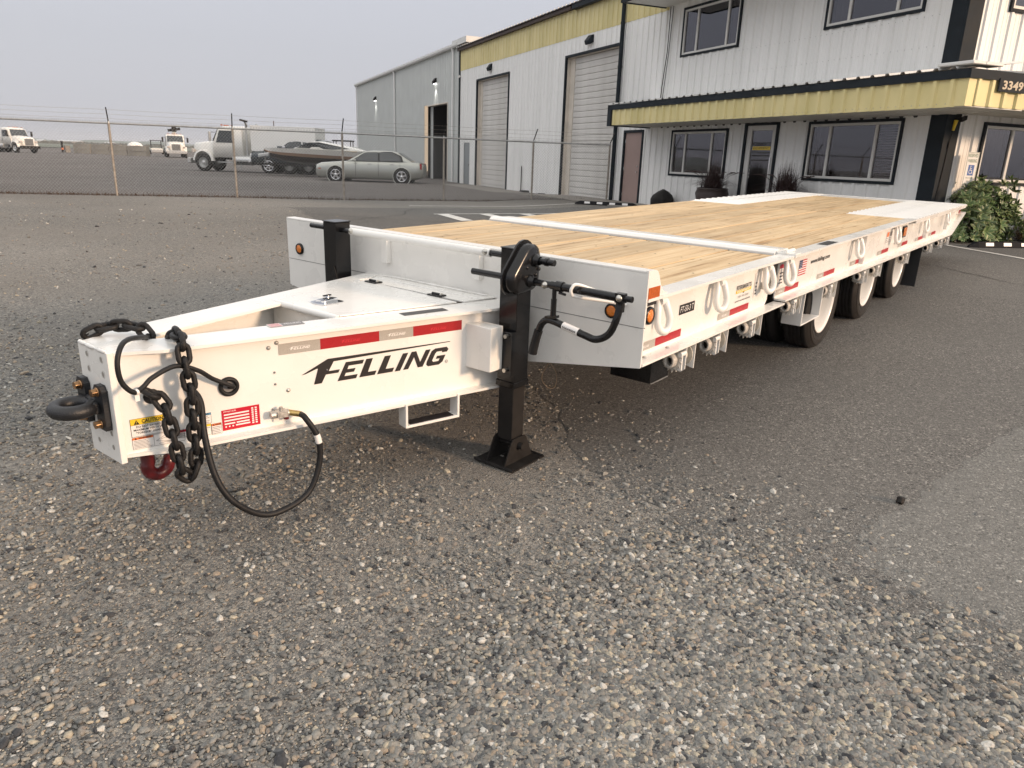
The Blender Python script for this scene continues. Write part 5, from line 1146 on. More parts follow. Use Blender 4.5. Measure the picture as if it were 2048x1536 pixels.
# ================================================================ FENCE
def fence():
    base = [Vector(p) for p in ((6.35, 17.46, 0), (8.79, 15.81, 0), (10.95, 13.95, 0), (13.60, 12.62, 0), (16.10, 11.22, 0))]
    base = [base[0]*4-base[1]*3, base[0]*3-base[1]*2, base[0]*2-base[1]]+base
    endp = P0-DV*12.42-NV*.25; base.append(Vector((endp.x, endp.y, 0)))
    root = empty('chain_link_fence', base[0], 0, 'galvanised chain link fence with barbed wire top between the gravel lot and the truck yard', 'fence')
    H = 1.78; nrm = Vector((-.49, -.87, 0)); o0 = base[0]
    L = [b-o0 for b in base]
    for b in L:
        g = float(gz(b.x+o0.x, b.y+o0.y)); q = MB(); q.cyl((b.x, b.y, g-.05), (b.x, b.y, H+.02), .030, DIRTYPOST, n=10); q.cyl((b.x, b.y, H), (b.x, b.y, H+.07), .034, WGALV, r1=.02, n=10); p = q.build('fence_post', root)
        q = MB(); q.obox(Vector((b.x, b.y, H+.20))+nrm*.13, nrm*.14+Z*.17, Vector((.87, -.49, 0))*.014, (Z*.14-nrm*.17).normalized()*.006, BLACKD); q.build('barb_arm', p)
    for i in range(len(L)-1):
        q = MB(); q.cyl(L[i]+Z*H, L[i+1]+Z*H, .021, WGALV, n=8); q.build('top_rail', root)
    for k in range(3):
        q = MB(); off = nrm*(.08+.09*k)+Z*(.11+.105*k)
        for i in range(len(L)-1):
            a, b = L[i]+Z*H+off, L[i+1]+Z*H+off; n = 12; P_ = []
            for j in range(n+1): t = j/n; P_.append(a.lerp(b, t)-Z*.012*math.sin(math.pi*t))
            q.tube(P_, .003, DIRTYPOST, 4, smooth=False, caps=False)
            m_ = int((b-a).length/.127)
            for j in range(m_):
                c = a.lerp(b, j/m_)-Z*.012*math.sin(math.pi*j/m_); q.tube([c+V(.012, .012, .014), c, c-V(.012, .012, .014)], .0018, DIRTYPOST, 3, smooth=False, caps=False)
        q.build('barbed_wire', root)
    # woven mesh: every wire is a zigzag between neighbours
    pitch, rowh, r_ = .040, .042, .0023; vs = []; fs = []; n0 = 0
    tot = 0
    for i in range(len(L)-1):
        a, b = L[i], L[i+1]; ln = (b-a).length; d = (b-a)/ln; nn = Vector((-d.y, d.x, 0)); n = int(ln/pitch)
        rows = int((H+.03-.04)/rowh)
        P_ = []
        for k in range(n):
            for sgn in (0,):
                for j in range(rows+1):
                    x = (k+((j+k) % 2))*pitch; z = .04+j*rowh
                    p = a+d*x+Z*z+nn*(.003 if (j % 2) else -.003); P_.append(p)
                P_.append(None)
        prev = None
        for p in P_:
            if p is None: prev = None; continue
            if prev is not None:
                dd = (p-prev).normalized(); s1 = dd.cross(nn).normalized()*r_; s2 = nn*r_
                k0 = len(vs)
                for q_ in (prev, p): vs += [q_+s1, q_-s1*.5+s2*.87, q_-s1*.5-s2*.87]
                for e in range(3): fs.append((k0+e, k0+(e+1) % 3, k0+3+(e+1) % 3, k0+3+e))
            prev = p
    # the mirrored set closes the diamonds
    me = bpy.data.meshes.new('chain_link_mesh'); me.from_pydata([tuple(v) for v in vs], [], fs); me.materials.append(WGALV); me.update()
    o = bpy.data.objects.new('chain_link_mesh', me); S.collection.objects.link(o); o.parent = root; o['kind'] = 'stuff'
    q = MB()
    for i in range(len(L)-1):
        a, b = L[i], L[i+1]; ln = (b-a).length; n = int(ln/pitch)
        for k in range(n):
            c = a+(b-a)*((k+.5)/n)+Z*(H+.02); q.add([c+(b-a)/ln*-.006, c+(b-a)/ln*.006, c+Z*.05+(b-a)/ln*.003, c+Z*.05-(b-a)/ln*.003], [(0, 1, 2, 3)], WGALV)
    o = q.build('mesh_tips', root); o['kind'] = 'stuff'
    # dead weeds along the bottom
    vs = []; fs = []; g = np.random.default_rng(5)
    for i in range(2, len(L)-1):
        a, b = L[i], L[i+1]; ln = (b-a).length; d = (b-a)/ln; nn = Vector((-d.y, d.x, 0)); n = int(ln*330)
        dens = (1.0, 1.0, .8, .7, .5, .35, .2)[min(6, i-1)]
        for _ in range(int(n*dens)):
            t = g.random(); c = o0+a.lerp(b, t)+nn*g.normal(.10, .13); h = abs(g.normal(0, .05))+.015; c.z = float(gz(c.x, c.y)); an = g.uniform(0, 6.28); w_ = .005
            k0 = len(vs); dx, dy = math.cos(an), math.sin(an); lean = g.uniform(-.9, .9)*h
            vs += [(c.x-dx*w_, c.y-dy*w_, c.z), (c.x+dx*w_, c.y+dy*w_, c.z), (c.x-dy*lean, c.y+dx*lean, c.z+h)]; fs.append((k0, k0+1, k0+2))
    me = bpy.data.meshes.new('dead_weeds'); me.from_pydata(vs, [], fs); me.materials.append(mat('dead_weed', (.085, .050, .030), .9, rnd=.0, var=.4, vscale=6)); me.update()
    o = bpy.data.objects.new('dead_weeds', me); S.collection.objects.link(o); o['kind'] = 'stuff'
fence()
def yard():
    A = [Vector((6.35-.9*2.42*9, 17.46+1.66*9*.9, 0)), Vector((-2.0, 23.1, 0)), Vector((6.35, 17.56, 0)), Vector((8.79, 15.91, 0)), Vector((10.95, 14.05, 0)), Vector((13.6, 12.72, 0)), Vector((16.1, 11.32, 0)), Vector((17.6, 9.6, 0))]
    P_ = []
    for a, b in zip(A[:-1], A[1:]):
        k = max(1, int((b-a).length/.4)); P_ += [a.lerp(b, i/k) for i in range(k)]
    P_.append(A[-1]); vs = []; dist = [0, .5, 1.5, 3, 6, 12, 25, 60, 120, 236]
    for i, p in enumerate(P_):
        for j, d in enumerate(dist):
            q = p+Vector((.49, .87, 0))*(d+(random.uniform(-.12, .05) if j == 0 else 0))+Vector((.87, -.49, 0))*(0 if j == 0 else d*(.9*i/len(P_)-.3)*.5)
            vs.append((q.x, q.y, float(gz(q.x, q.y))+.004))
    k = len(dist); mb = MB(); mb.add(vs, [(i*k+j, i*k+k+j, i*k+k+j+1, i*k+j+1) for i in range(len(P_)-1) for j in range(k-1)], YARD); tag(mb.build('yard'), kind='structure')
yard()
# ================================================================ VEHICLES
def loft(mb, st, m, smooth=True, cap=True):
    """st: list of (x, [(y,z)...]) half sections, mirrored"""
    n = len(st[0][1]); vs = []
    for x, sec in st:
        vs += [(x, y, z) for y, z in sec]+[(x, -y, z) for y, z in sec[::-1]]
    k = 2*n
    mb.add(vs, [(i*k+j, i*k+(j+1) % k, (i+1)*k+(j+1) % k, (i+1)*k+j) for i in range(len(st)-1) for j in range(k)], m, smooth)
    if cap: mb.add(vs[:k], [tuple(range(k))[::-1]], m); mb.add(vs[-k:], [tuple(range(k))], m)
def wheel_generic(parent, x, y, r, w_, spokes, rimm, name='wheel', sg=1):
    t = MB(); t.lathe([(r*.62, w_*.5), (r*.92, w_*.52), (r, w_*.40), (r, -w_*.4), (r*.9, -w_*.5), (r*.6, -w_*.5)], (0, 0, 0), (0, sg, 0), RUBBER, 26)
    o = t.build(name, parent); o.location = (x, y, r)
    q = MB(); q.lathe([(r*.66, w_*.5), (r*.62, w_*.40), (r*.6, w_*.1), (0, w_*.1)], (0, 0, 0), (0, sg, 0), BLACKD if spokes else rimm, 22)
    if spokes:
        q.lathe([(r*.68, w_*.5), (r*.68, w_*.54), (r*.60, w_*.52), (r*.60, w_*.45)], (0, 0, 0), (0, sg, 0), rimm, 24)
        for i in range(spokes):
            a = 2*math.pi*i/spokes+.3; d = V(math.cos(a), 0, math.sin(a)); e = V(-d.z, 0, d.x)
            q.add([V(0, sg*w_*.5, 0)+d*r*.10-e*r*.11, V(0, sg*w_*.5, 0)+d*r*.10+e*r*.11, V(0, sg*w_*.5, 0)+d*r*.62+e*r*.13, V(0, sg*w_*.5, 0)+d*r*.62-e*r*.13], [(0, 1, 2, 3)], rimm)
        q.lathe([(0, w_*.56), (r*.16, w_*.54), (r*.18, w_*.46)], (0, 0, 0), (0, sg, 0), rimm, 12)
    else:
        q.lathe([(r*.28, w_*.12), (r*.26, w_*.4), (r*.1, w_*.5), (0, w_*.5)], (0, 0, 0), (0, sg, 0), rimm, 14)
    q.build('rim', o)
SAGE = mat('sage_car_paint', (0.42, 0.425, 0.385), 0.28, metal=0.55, coat=0.6)
GUNM = mat('charcoal_car_paint', (0.045, 0.055, 0.062), 0.25, metal=0.4, coat=0.6)
TWHITE = mat('truck_white', (0.82, 0.80, 0.75), 0.3, coat=0.3, var=0.08)
BUMP = mat('pale_bumper', (0.58, 0.58, 0.57), 0.3, metal=0.6)
def sedan(loc, az):
    R0 = empty('sedan', loc, az, 'sage silver four door sedan parked broadside behind the fence by the open doorway', 'car')
    def sec(hw, zb, zt, belt):
        return [(hw*.86, zb), (hw*.97, zb+.10), (hw, zb+.30), (hw*.985, belt-.12), (hw*.93, belt), (hw*.80, zt-.01), (hw*.4, zt+.005), (0.001, zt+.012)]
    b = MB()
    st = [(2.50, .70, .34, .66, .60), (2.44, .82, .24, .78, .72), (2.25, .90, .20, .86, .82), (1.5, .94, .18, .93, .90), (.95, .945, .18, .97, .94), (0, .95, .18, .98, .95), (-1.3, .95, .18, .99, .96), (-1.7, .94, .19, 1.00, .97), (-2.3, .90, .24, .98, .93), (-2.45, .84, .30, .92, .86), (-2.50, .76, .42, .84, .78)]
    loft(b, [(x, sec(h, zb, zt, bl)) for x, h, zb, zt, bl in st], SAGE); b.build('body', R0)
    g = MB()
    gs = [(1.02, .74, .95, .965), (.25, .70, .95, 1.42), (-.1, .69, .95, 1.465), (-.9, .68, .95, 1.465), (-1.35, .66, .95, 1.40), (-1.98, .66, .95, .99)]
    loft(g, [(x, [(hw+.10, zb), (hw+.09, zb+(zt-zb)*.3), (hw-.02 if zt > 1.1 else hw+.08, zt-.03 if zt > 1.1 else zt-.01), (hw*.5, zt), (0.001, zt+.008)]) for x, hw, zb, zt in gs], SAGE); g.build('cabin', R0)
    for sg in (-1, 1):
        F = [(.72, 1.00), (.12, 1.375), (-.40, 1.40), (-.43, 1.00)]; Fr = [(-.50, 1.00), (-.47, 1.40), (-1.0, 1.39), (-1.42, 1.22), (-1.50, 1.02)]
        for P_ in (F, Fr):
            q = MB(); q.add([(x, sg*(.862-(z-.95)*.40), z) for x, z in P_], [tuple(range(len(P_)))], VGLASS); q.build('side_window', R0)
        q = MB(); q.add([(x, sg*(.856-(z-.95)*.40), z) for x, z in [(.80, .985), (.10, 1.42), (-1.05, 1.43), (-1.50, 1.25), (-1.60, .99)]], [tuple(range(5))], BLACKD); q.build('window_surround', R0)
        q = MB(); q.obox((.62, sg*.98, 1.0), (.06, 0, 0), (0, .06, 0), (0, 0, .06), SAGE); q.build('mirror', R0, .02)
        for x in (-.05, -1.1): MB().box(x-.09, x+.09, sg*.955-.01, sg*.955+.01, .86, .885, CHROME).build('door_handle', R0)
        for x in (.60, -.45, -1.45):
            MB().box(x-.006, x+.006, sg*.952-.003, sg*.952+.003, .32, .95, BLACKD).build('door_seam', R0)
        for x in (1.52, -1.53):
            q = MB(); q.lathe([(.0, .953), (.385, .953), (.385, .958)], (x, 0, .34), (0, sg, 0), BLACKD, 24); q.lathe([(.385, .94), (.385, .962), (.43, .958), (.445, .94)], (x, 0, .34), (0, sg, 0), SAGE, 24); q.build('wheel_arch', R0)
            wheel_generic(R0, x, sg*.86, .345, .23, 5, CHROME, sg=sg)
        q = MB(); q.lathe([(0, .06), (.07, .04), (.10, 0)], (2.33, sg*.72, .70), (1, sg*.6, 0), CHROME, 12); q.build('headlight', R0)
        q = MB(); q.obox((-2.40, sg*.80, .82), (.05, 0, 0), (0, .07, 0), (0, 0, .13), REDLENS); q.build('tail_light', R0, .02)
        q = MB(); q.obox((2.28, sg*.90, .60), (.07, 0, 0), (0, .012, 0), (0, 0, .02), AMBREF); q.build('side_marker', R0)
    q = MB(); q.obox((2.50, 0, .62), (.03, 0, 0), (0, .42, 0), (0, 0, .15), CHROME)
    for z in (.55, .60, .65, .70): q.obox((2.535, 0, z), (.004, 0, 0), (0, .38, 0), (0, 0, .012), BLACKD)
    q.build('grille', R0, .02)
    for P_ in ([(.98, .985), (.26, 1.40)], [(-1.95, 1.0), (-1.36, 1.38)]):
        (xa, za), (xb, zb) = P_; q = MB(); q.add([(xa, -.66, za+.02), (xa, .66, za+.02), (xb, .58, zb+.02), (xb, -.58, zb+.02)], [(0, 1, 2, 3)], VGLASS); q.build('windscreen', R0)
    return R0
sedan((21.62, 24.72, -.05), math.atan2(.788, -.6145))
def pickup(loc, az):
    R0 = empty('pickup_truck', loc, az, 'dark charcoal crew cab pickup mostly hidden behind the boat', 'pickup'); b = MB()
    def sec(hw, zb, zt): return [(hw*.9, zb), (hw, zb+.15), (hw, zt-.20), (hw*.95, zt-.05), (hw*.8, zt), (0.001, zt+.02)]
    loft(b, [(x, sec(h, zb, zt)) for x, h, zb, zt in ((2.9, .85, .55, 1.08), (2.8, .95, .45, 1.16), (2.0, 1.0, .42, 1.24), (1.2, 1.0, .42, 1.28), (-2.8, 1.0, .45, 1.28), (-2.95, .95, .5, 1.24))], GUNM); b.build('body', R0)
    g = MB(); loft(g, [(x, [(hw+.1, 1.2), (hw+.07, 1.5), (hw, zt-.05), (hw*.8, zt), (0.001, zt+.02)]) for x, hw, zt in ((1.35, .82, 1.28), (.65, .78, 1.86), (.3, .76, 1.92), (-.9, .76, 1.92), (-1.3, .78, 1.84), (-1.45, .82, 1.3))], GUNM); g.build('cabin', R0)
    for sg in (-1, 1):
        for P_ in ([(.92, 1.32), (.50, 1.76), (.02, 1.80), (0, 1.32)], [(-.08, 1.32), (-.06, 1.80), (-1.0, 1.78), (-1.1, 1.32)]):
            q = MB(); q.add([(x, sg*(.93-(z-1.2)*.22), z) for x, z in P_], [tuple(range(4))], VGLASS); q.build('side_window', R0)
        for x in (1.85, -1.75): wheel_generic(R0, x, sg*.88, .42, .28, 6, CHROME, sg=sg)
        MB().obox((.9, sg*1.08, 1.38), (.08, 0, 0), (0, .1, 0), (0, 0, .12), CHROME).build('mirror', R0, .02)
        MB().obox((2.85, sg*.78, .95), (.06, 0, 0), (0, .14, 0), (0, 0, .10), WLAB).build('headlight', R0, .02)
    MB().obox((2.93, 0, .9), (.03, 0, 0), (0, .55, 0), (0, 0, .18), CHROME).build('grille', R0, .02); MB().obox((2.95, 0, .55), (.08, 0, 0), (0, .9, 0), (0, 0, .1), CHROME).build('bumper', R0, .02)
    MB().add([(1.30, -.72, 1.33), (1.30, .72, 1.33), (.68, .64, 1.84), (.68, -.64, 1.84)], [(0, 1, 2, 3)], VGLASS).build('windscreen', R0)
pickup((24.5, 33.5, 0), math.atan2(.80, -.60))
def boat(loc, az):
    tr = empty('boat_trailer', loc, az, 'low black single axle boat trailer under the white and brown ski boat', 'trailer'); q = MB()
    q.box(-2.6, 1.9, -.9, -.82, .42, .52, BLACKD); q.box(-2.6, 1.9, .82, .9, .42, .52, BLACKD); q.bar((1.9, -.86, .47), (3.2, 0, .47), .1, .1, BLACKD); q.bar((1.9, .86, .47), (3.2, 0, .47), .1, .1, BLACKD); q.bar((3.2, 0, .47), (4.1, 0, .47), .09, .09, BLACKD)
    for x in (-2, -.5, 1): q.box(x-.04, x+.04, -.82, .82, .43, .51, BLACKD)
    q.cyl((2.6, 0, .5), (2.6, 0, 1.15), .04, WGALV, n=8); q.cyl((3.9, 0, .05), (3.9, 0, .6), .03, WGALV, n=8); q.build('trailer_frame', tr)
    for sg in (-1, 1):
        wheel_generic(tr, -1.2, sg*1.0, .34, .22, 5, CHROME, sg=sg)
        MB().box(-1.62, -.78, sg*1.0-.13, sg*1.0+.13, .70, .74, BLACKD).build('fender', tr)
    MB().obox((2.55, .3, .92), (.30, 0, -.05), (0, .12, 0), (0, 0, .09), BUMP).build('winch_cover', tr, .03)
    bt = empty('ski_boat', loc, az, 'white and brown ski boat on a trailer in front of the dark pickup', 'boat')
    DKB = mat('dark_hull', (.045, .030, .026), .3, coat=.3); TAN = mat('tan_stripe', (.34, .22, .15), .35)
    st = [(2.65, .04, 1.10, 1.26), (2.3, .34, .80, 1.27), (1.5, .72, .60, 1.28), (.5, .98, .50, 1.28), (-1, 1.08, .46, 1.24), (-2.9, 1.06, .46, 1.18)]
    for nm, lo, hi, m in (('hull', 0, .50, DKB), ('hull_stripe', .50, .70, TAN), ('topsides', .70, 1.0, TWHITE)):
        q = MB(); vs = []
        for x, hw, zk, zg in st:
            P_ = [(0, zk)] if lo == 0 else []
            for t in ((.25, .5, hi) if lo == 0 else (lo, hi)): P_.append((hw*min(1, .55+t*.47), zk+(zg-zk)*t))
            vs.append([(x, y, z) for y, z in P_]+[(x, -y, z) for y, z in (P_[::-1] if lo else P_[:0:-1])])
        k = len(vs[0]); fl = [p for r_ in vs for p in r_]
        fcs = []
        for i in range(len(vs)-1):
            for j in range(k if lo == 0 else k):
                if lo and j in (len(vs[0])//2-1, k-1): continue
                if lo == 0 and j == k//2: pass
                fcs.append((i*k+j, i*k+(j+1) % k, (i+1)*k+(j+1) % k, (i+1)*k+j))
        q.add(fl, fcs, m, True); q.add(vs[-1], [tuple(range(k))], m); q.build(nm, bt)
    q = MB(); q.add([(2.65, 0, 1.27), (2.3, .34, 1.28), (1.5, .73, 1.29), (.5, .99, 1.29), (-1, 1.09, 1.25), (-2.9, 1.07, 1.19), (-2.9, -1.07, 1.19), (-1, -1.09, 1.25), (.5, -.99, 1.29), (1.5, -.73, 1.29), (2.3, -.34, 1.28)], [tuple(range(11))], TWHITE); q.build('deck', bt)
    q = MB(); loft(q, [(x, [(hw, 1.24), (hw*.95, zt-.04), (hw*.6, zt), (0.001, zt+.02)]) for x, hw, zt in ((1.0, .5, 1.30), (-.1, .8, 1.66), (-.5, .84, 1.68), (-2.3, .8, 1.40), (-2.85, .7, 1.25))], TWHITE); q.build('cockpit_cover', bt)
    for sg in (-1, 1):
        q = MB(); q.add([(x, sg*y, z) for x, y, z in ((.75, .69, 1.33), (.0, .82, 1.61), (-.5, .862, 1.635), (-2.1, .84, 1.36), (-1.2, .87, 1.30))], [tuple(range(5))], VGLASS); q.build('side_screen', bt)
    q = MB(); q.box(-3.1, -2.9, -.3, .3, .5, 1.0, WLAB); q.build('swim_platform', bt)
boat((22.6, 30.3, .10), math.atan2(.80, -.60))
def truck(loc, az, label, kind):
    R0 = empty('work_truck', loc, az, label, 'truck')
    # x forward, cab centre about x=0
    f = MB(); f.box(-6.5 if kind == 'box' else -5.2, 2.3, -.42, -.32, .72, .95, BLACKD); f.box(-6.5 if kind == 'box' else -5.2, 2.3, .32, .42, .72, .95, BLACKD); f.build('chassis', R0)
    h = MB(); loft(h, [(x, [(hw, zb), (hw, zb+.4), (hw*.95, zt-.12), (hw*.7, zt), (0.001, zt+.04)]) for x, hw, zb, zt in ((2.55, .62, .75, 1.55), (2.45, .78, .72, 1.66), (1.8, .92, .78, 1.74), (1.0, .98, .80, 1.84))], TWHITE); h.build('hood', R0)
    for sg in (-1, 1):
        q = MB(); pts = [(math.cos(t), math.sin(t)) for t in np.linspace(0, math.pi, 12)]
        q.add([(1.72+.68*a, sg*.80, .62+.68*b) for a, b in pts]+[(1.72+.68*a, sg*1.16, .62+.66*b) for a, b in pts]+[(1.72+.56*a, sg*1.17, .62+.56*b) for a, b in pts], [(i, i+1, 13+i, 12+i) for i in range(11)]+[(12+i, 13+i, 25+i, 24+i) for i in range(11)], TWHITE, True)
        q.add([(1.72+.6*a, sg*.80, .62+.6*b) for a, b in pts], [tuple(range(12))], BLACKD); q.build('front_fender', R0)
        wheel_generic(R0, 1.72, sg*1.0, .52, .30, 0, BUMP, sg=sg)
        for x in ((-5.4, -4.1) if kind == 'box' else (-3.0, -4.3)): wheel_generic(R0, x, sg*.96, .52, .5, 0, BUMP, sg=sg)
        MB().obox((2.47, sg*.86, 1.20), (.08, 0, 0), (0, .16, 0), (0, 0, .11), mat('headlight_glass', (.7, .62, .55), .15, metal=.5)).build('headlight', R0, .03)
        q = MB(); q.obox((1.05, sg*1.38, 2.05), (.06, 0, 0), (0, .10, 0), (0, 0, .28), BLACKD if kind != 'box' else BUMP); q.bar((.85, sg*1.0, 2.3), (1.05, sg*1.35, 2.3), .03, .03, BLACKD); q.build('mirror', R0, .02)
        q = MB(); q.cyl((-.3, sg*.92, .72), (-1.6, sg*.92, .72), .28, BUMP, n=16); q.build('fuel_tank', R0)
        q = MB(); P_ = [(.80, 1.72), (.55, 2.42), (-.32, 2.42), (-.32, 1.72)]; q.add([(x, sg*(1.062-(z-1.6)*.03), z) for x, z in P_], [(0, 1, 2, 3)], VGLASS); q.build('side_window', R0)
        MB().box(-.42, -.40, sg*1.055-.01, sg*1.055+.01, .95, 2.5, BLACKD).build('door_seam', R0)
        MB().box(-.5, .75, sg*.9-.16, sg*.9+.16, .55, .60, BUMP).build('cab_step', R0)
    c = MB(); loft(c, [(x, [(hw, .85), (hw, 1.6), (hw-.04, zt-.1), (hw*.8, zt), (0.001, zt+.05)]) for x, hw, zt in ((1.05, 1.02, 1.72), (.65, 1.03, 2.58), (.3, 1.04, 2.68), (-.75, 1.05, 2.68), (-.95, 1.03, 2.60))], TWHITE); c.build('cab', R0)
    MB().add([(1.12, -.90, 1.80), (1.12, .90, 1.80), (.76, .84, 2.50), (.76, -.84, 2.50)], [(0, 1, 2, 3)], VGLASS).build('windscreen', R0)
    q = MB()
    for y in (-.7, -.25, 0, .25, .7): q.obox((.5, y, 2.74), (.05, 0, 0), (0, .06, 0), (0, 0, .03), AMBREF)
    q.build('roof_markers', R0)
    q = MB(); q.obox((2.58, 0, 1.18), (.04, 0, 0), (0, .48, 0), (0, 0, .38), BUMP)
    for y in np.arange(-.40, .41, .1): q.obox((2.625, y, 1.18), (.006, 0, 0), (0, .03, 0), (0, 0, .33), BLACKD)
    q.build('grille', R0, .02)
    q = MB(); q.obox((2.72, 0, .62), (.10, 0, 0), (0, 1.1, 0), (0, 0, .16), BUMP if kind != 'flat' else BLACKD); q.build('bumper', R0, .03)
    if kind == 'box':
        q = MB(); TANKW = mat('tank_white', (.92, .90, .86), .3, coat=.3); q.box(-5.9, -1.55, -1.05, 1.05, 1.28, 2.72, TANKW); q.box(-5.92, -1.53, -1.06, 1.06, 2.70, 2.76, TANKW); q.box(-5.9, -1.55, -.9, .9, 1.0, 1.28, mat('dusty_red_frame', (.15, .07, .05), .6)); q.build('van_box', R0, .02)
        q = MB(); q.cyl((-1.2, .85, .9), (-1.2, .85, 2.9), .07, BUMP, n=10); q.cyl((-1.2, -.85, .9), (-1.2, -.85, 2.9), .07, BUMP, n=10); q.build('exhaust_stack', R0)
        q = MB(); q.bar((-1.3, .9, 2.7), (-1.3, 1.3, 3.0), .08, .08, WGALV); q.obox((-1.35, 1.5, 3.0), (.2, 0, .04), (0, .16, 0), (0, 0, .05), BLACKD); q.build('work_light', R0)
    elif kind == 'boom':
        q = MB(); q.box(-5.2, -1.3, -1.1, 1.1, .95, 1.9, TWHITE); q.build('service_body', R0)
        q = MB(); q.cyl((-2, 0, 1.9), (-2, 0, 2.9), .25, TWHITE, n=10); q.bar((-2, 0, 2.9), (.5, 0, 3.15), .35, .35, TWHITE); q.obox((.4, .0, 3.25), (.4, 0, 0), (0, .25, 0), (0, 0, .28), BLACKD); q.bar((.3, -.7, 3.1), (.3, .7, 3.35), .12, .3, BLACKD); q.build('boom', R0)
    else:
        q = MB(); q.box(-5.5, -1.2, -1.2, 1.2, 1.0, 1.15, TWHITE); q.box(-5.5, -2.2, -1.15, 1.15, 1.15, 2.0, TWHITE); q.build('flat_body', R0)
    return R0
# nose points along local +x
def atp(loc, az, dx):  # shift so that the front axle lands on loc
    return (loc[0]-math.cos(az)*dx, loc[1]-math.sin(az)*dx, 0)
a0_ = math.atan2(.788, -.6145)
tb_ = truck(atp((21.35, 38.2), a0_-.04, 1.5), a0_-.04, 'white conventional truck with long white box body, side on behind the fence', 'box'); tb_.scale = (.84, .94, .92)
a1_ = math.radians(180+37-90-14+70)
tr2 = truck((31.5, 95.6, 0), math.radians(-78), 'white truck at the far left edge of the yard showing its dark grille', 'flat')
tr3 = truck((46.1, 87.6, 0), math.radians(-116.5), 'white truck with a dark boom over its cab, facing the camera in the middle distance', 'boom')
# small machine, dome, blocks, posts, sheds
sm = empty('small_loader', (59.9, 119, 0), math.radians(-115), 'small white machine with a dark roll cage beside the facing boom truck', 'loader')
q = MB(); q.box(-.9, 1.0, -.85, .85, .25, .9, TWHITE); q.box(.8, 1.1, -.8, .8, .3, .75, BUMP); q.build('body', sm, .05)
q = MB()
for sx_ in (-.7, .5):
    for sy in (-.75, .75): q.cyl((sx_, sy, .9), (sx_*.9, sy, 2.1), .05, BLACKD, n=6)
q.box(-.8, .6, -.85, .85, 2.05, 2.15, BLACKD); q.box(-.7, .5, -.75, .75, 1.45, 1.52, BLACKD); q.build('roll_cage', sm)
for sx_ in (-.55, .6):
    for sy in (-.9, .9): wheel_generic(sm, sx_, sy, .32, .25, 0, BUMP, sg=1 if sy > 0 else -1)
dm_ = MB(); dm_.lathe([(1.35, 0), (1.3, .5), (1.0, .95), (.5, 1.2), (0, 1.28)], (0, 0, 0), (0, 0, 1), TWHITE, 20); o = dm_.build('white_tank'); o.location = (60.9, 128, .55); tag(o, 'white rounded tank top showing above the concrete blocks', 'tank')
bm_ = MB(); bm_.box(-.9, .9, -.3, .3, .0, .60, BLOCK); bm_.box(-.2, .2, -.08, .08, .60, .64, BLOCK); blk_me = bm_.mesh('concrete_block')
B0, B1 = Vector((42.0, 105.4, 0)), Vector((44.5, 91.3, 0)); n = 4; dB = (B1-B0)/ (n)
azB = math.atan2(dB.y, dB.x); posn = ('leftmost', 'second from the left', 'third from the left', 'rightmost')
for r_ in range(2):
    for i in range(n):
        o = bpy.data.objects.new('concrete_block', blk_me); S.collection.objects.link(o); c = B0+dB*(i+.5)
        o.location = (c.x+random.uniform(-.05, .05), c.y, .60*r_-.01); o.rotation_euler = (0, 0, azB+random.uniform(-.01, .01)); o.scale = (dB.length/1.8*.965, 1, 1)
        tag(o, ('lower' if r_ == 0 else 'upper')+' pale concrete barrier block, '+posn[i]+' in the far stacked row', 'concrete block', 'stacked concrete blocks in the yard')
def pole(x, y, h, lab, cross=False):
    q = MB(); q.cyl((0, 0, -.2), (0, 0, h), .14, BRTRIM, r1=.10, n=8)
    if cross: q.box(-.9, .9, -.06, .06, h-.6, h-.48, BRTRIM)
    o = q.build('utility_pole'); o.location = (x, y, 0); o.rotation_euler = (0, 0, .9); tag(o, lab, 'pole')
pole(113, 163, 8.2, 'thin utility pole standing beyond the white box truck', True); pole(171, 156, 9, 'distant utility pole right of the dark pickup roof', True); pole(196, 160, 7.5, 'distant utility pole farthest right, above the sedan hood', True)
bl = MB(); bl.cyl((0, 0, 0), (0, 0, 1.5), .14, BLACKD, n=8); bl.cyl((0, 0, .35), (0, 0, .6), .15, OLAB, n=8); bl.box(.3, .9, -.2, .2, 0, .9, CONC); o = bl.build('yard_post'); o.location = (41.6, 108.5, 0); tag(o, 'dark post with an orange band left of the concrete blocks', 'post')
for (x, y, w_, d_, h, m_, lab) in ((322, 790, 22, 8, 2.6, BLOCK, 'low tan shed far across the yard below the hills'), (352, 775, 9, 6, 2.2, BRTRIM, 'small brown shed right of the low tan shed, below the hills'), (300, 800, 7, 5, 2.4, TWHITE, 'small white shed just left of the low tan shed')):
    q = MB(); q.box(-w_/2, w_/2, -d_/2, d_/2, -.2, h, m_); q.prism([(-d_/2-.3, h), (0, h+1.0), (d_/2+.3, h)], (V(-w_/2, 0, 0), Y, Z, X), 0, w_, BUMP); o = q.build('far_shed'); o.location = (x, y, 0); o.rotation_euler = (0, 0, math.radians(-55)); tag(o, lab, 'shed')
ym = empty('yellow_machine', (39.4, 47.4, 0), math.radians(-50), 'yellow machine with dark canopy glimpsed beyond the sedan windscreen', 'machine'); q = MB(); q.box(-.9, .9, -.6, .6, .4, 1.55, mat('machine_yellow', (.62, .36, .03), .4)); q.build('body', ym, .1)
q = MB(); q.box(-1.3, .3, -.7, .7, 2.15, 2.25, BLACKD); [q.cyl((sx_, sy, 1.4), (sx_, sy, 2.15), .04, BLACKD, n=6) for sx_ in (-1.2, .2) for sy in (-.6, .6)]; q.box(-1.9, -.9, -.6, .6, .6, 1.3, TWHITE); q.build('canopy', ym)
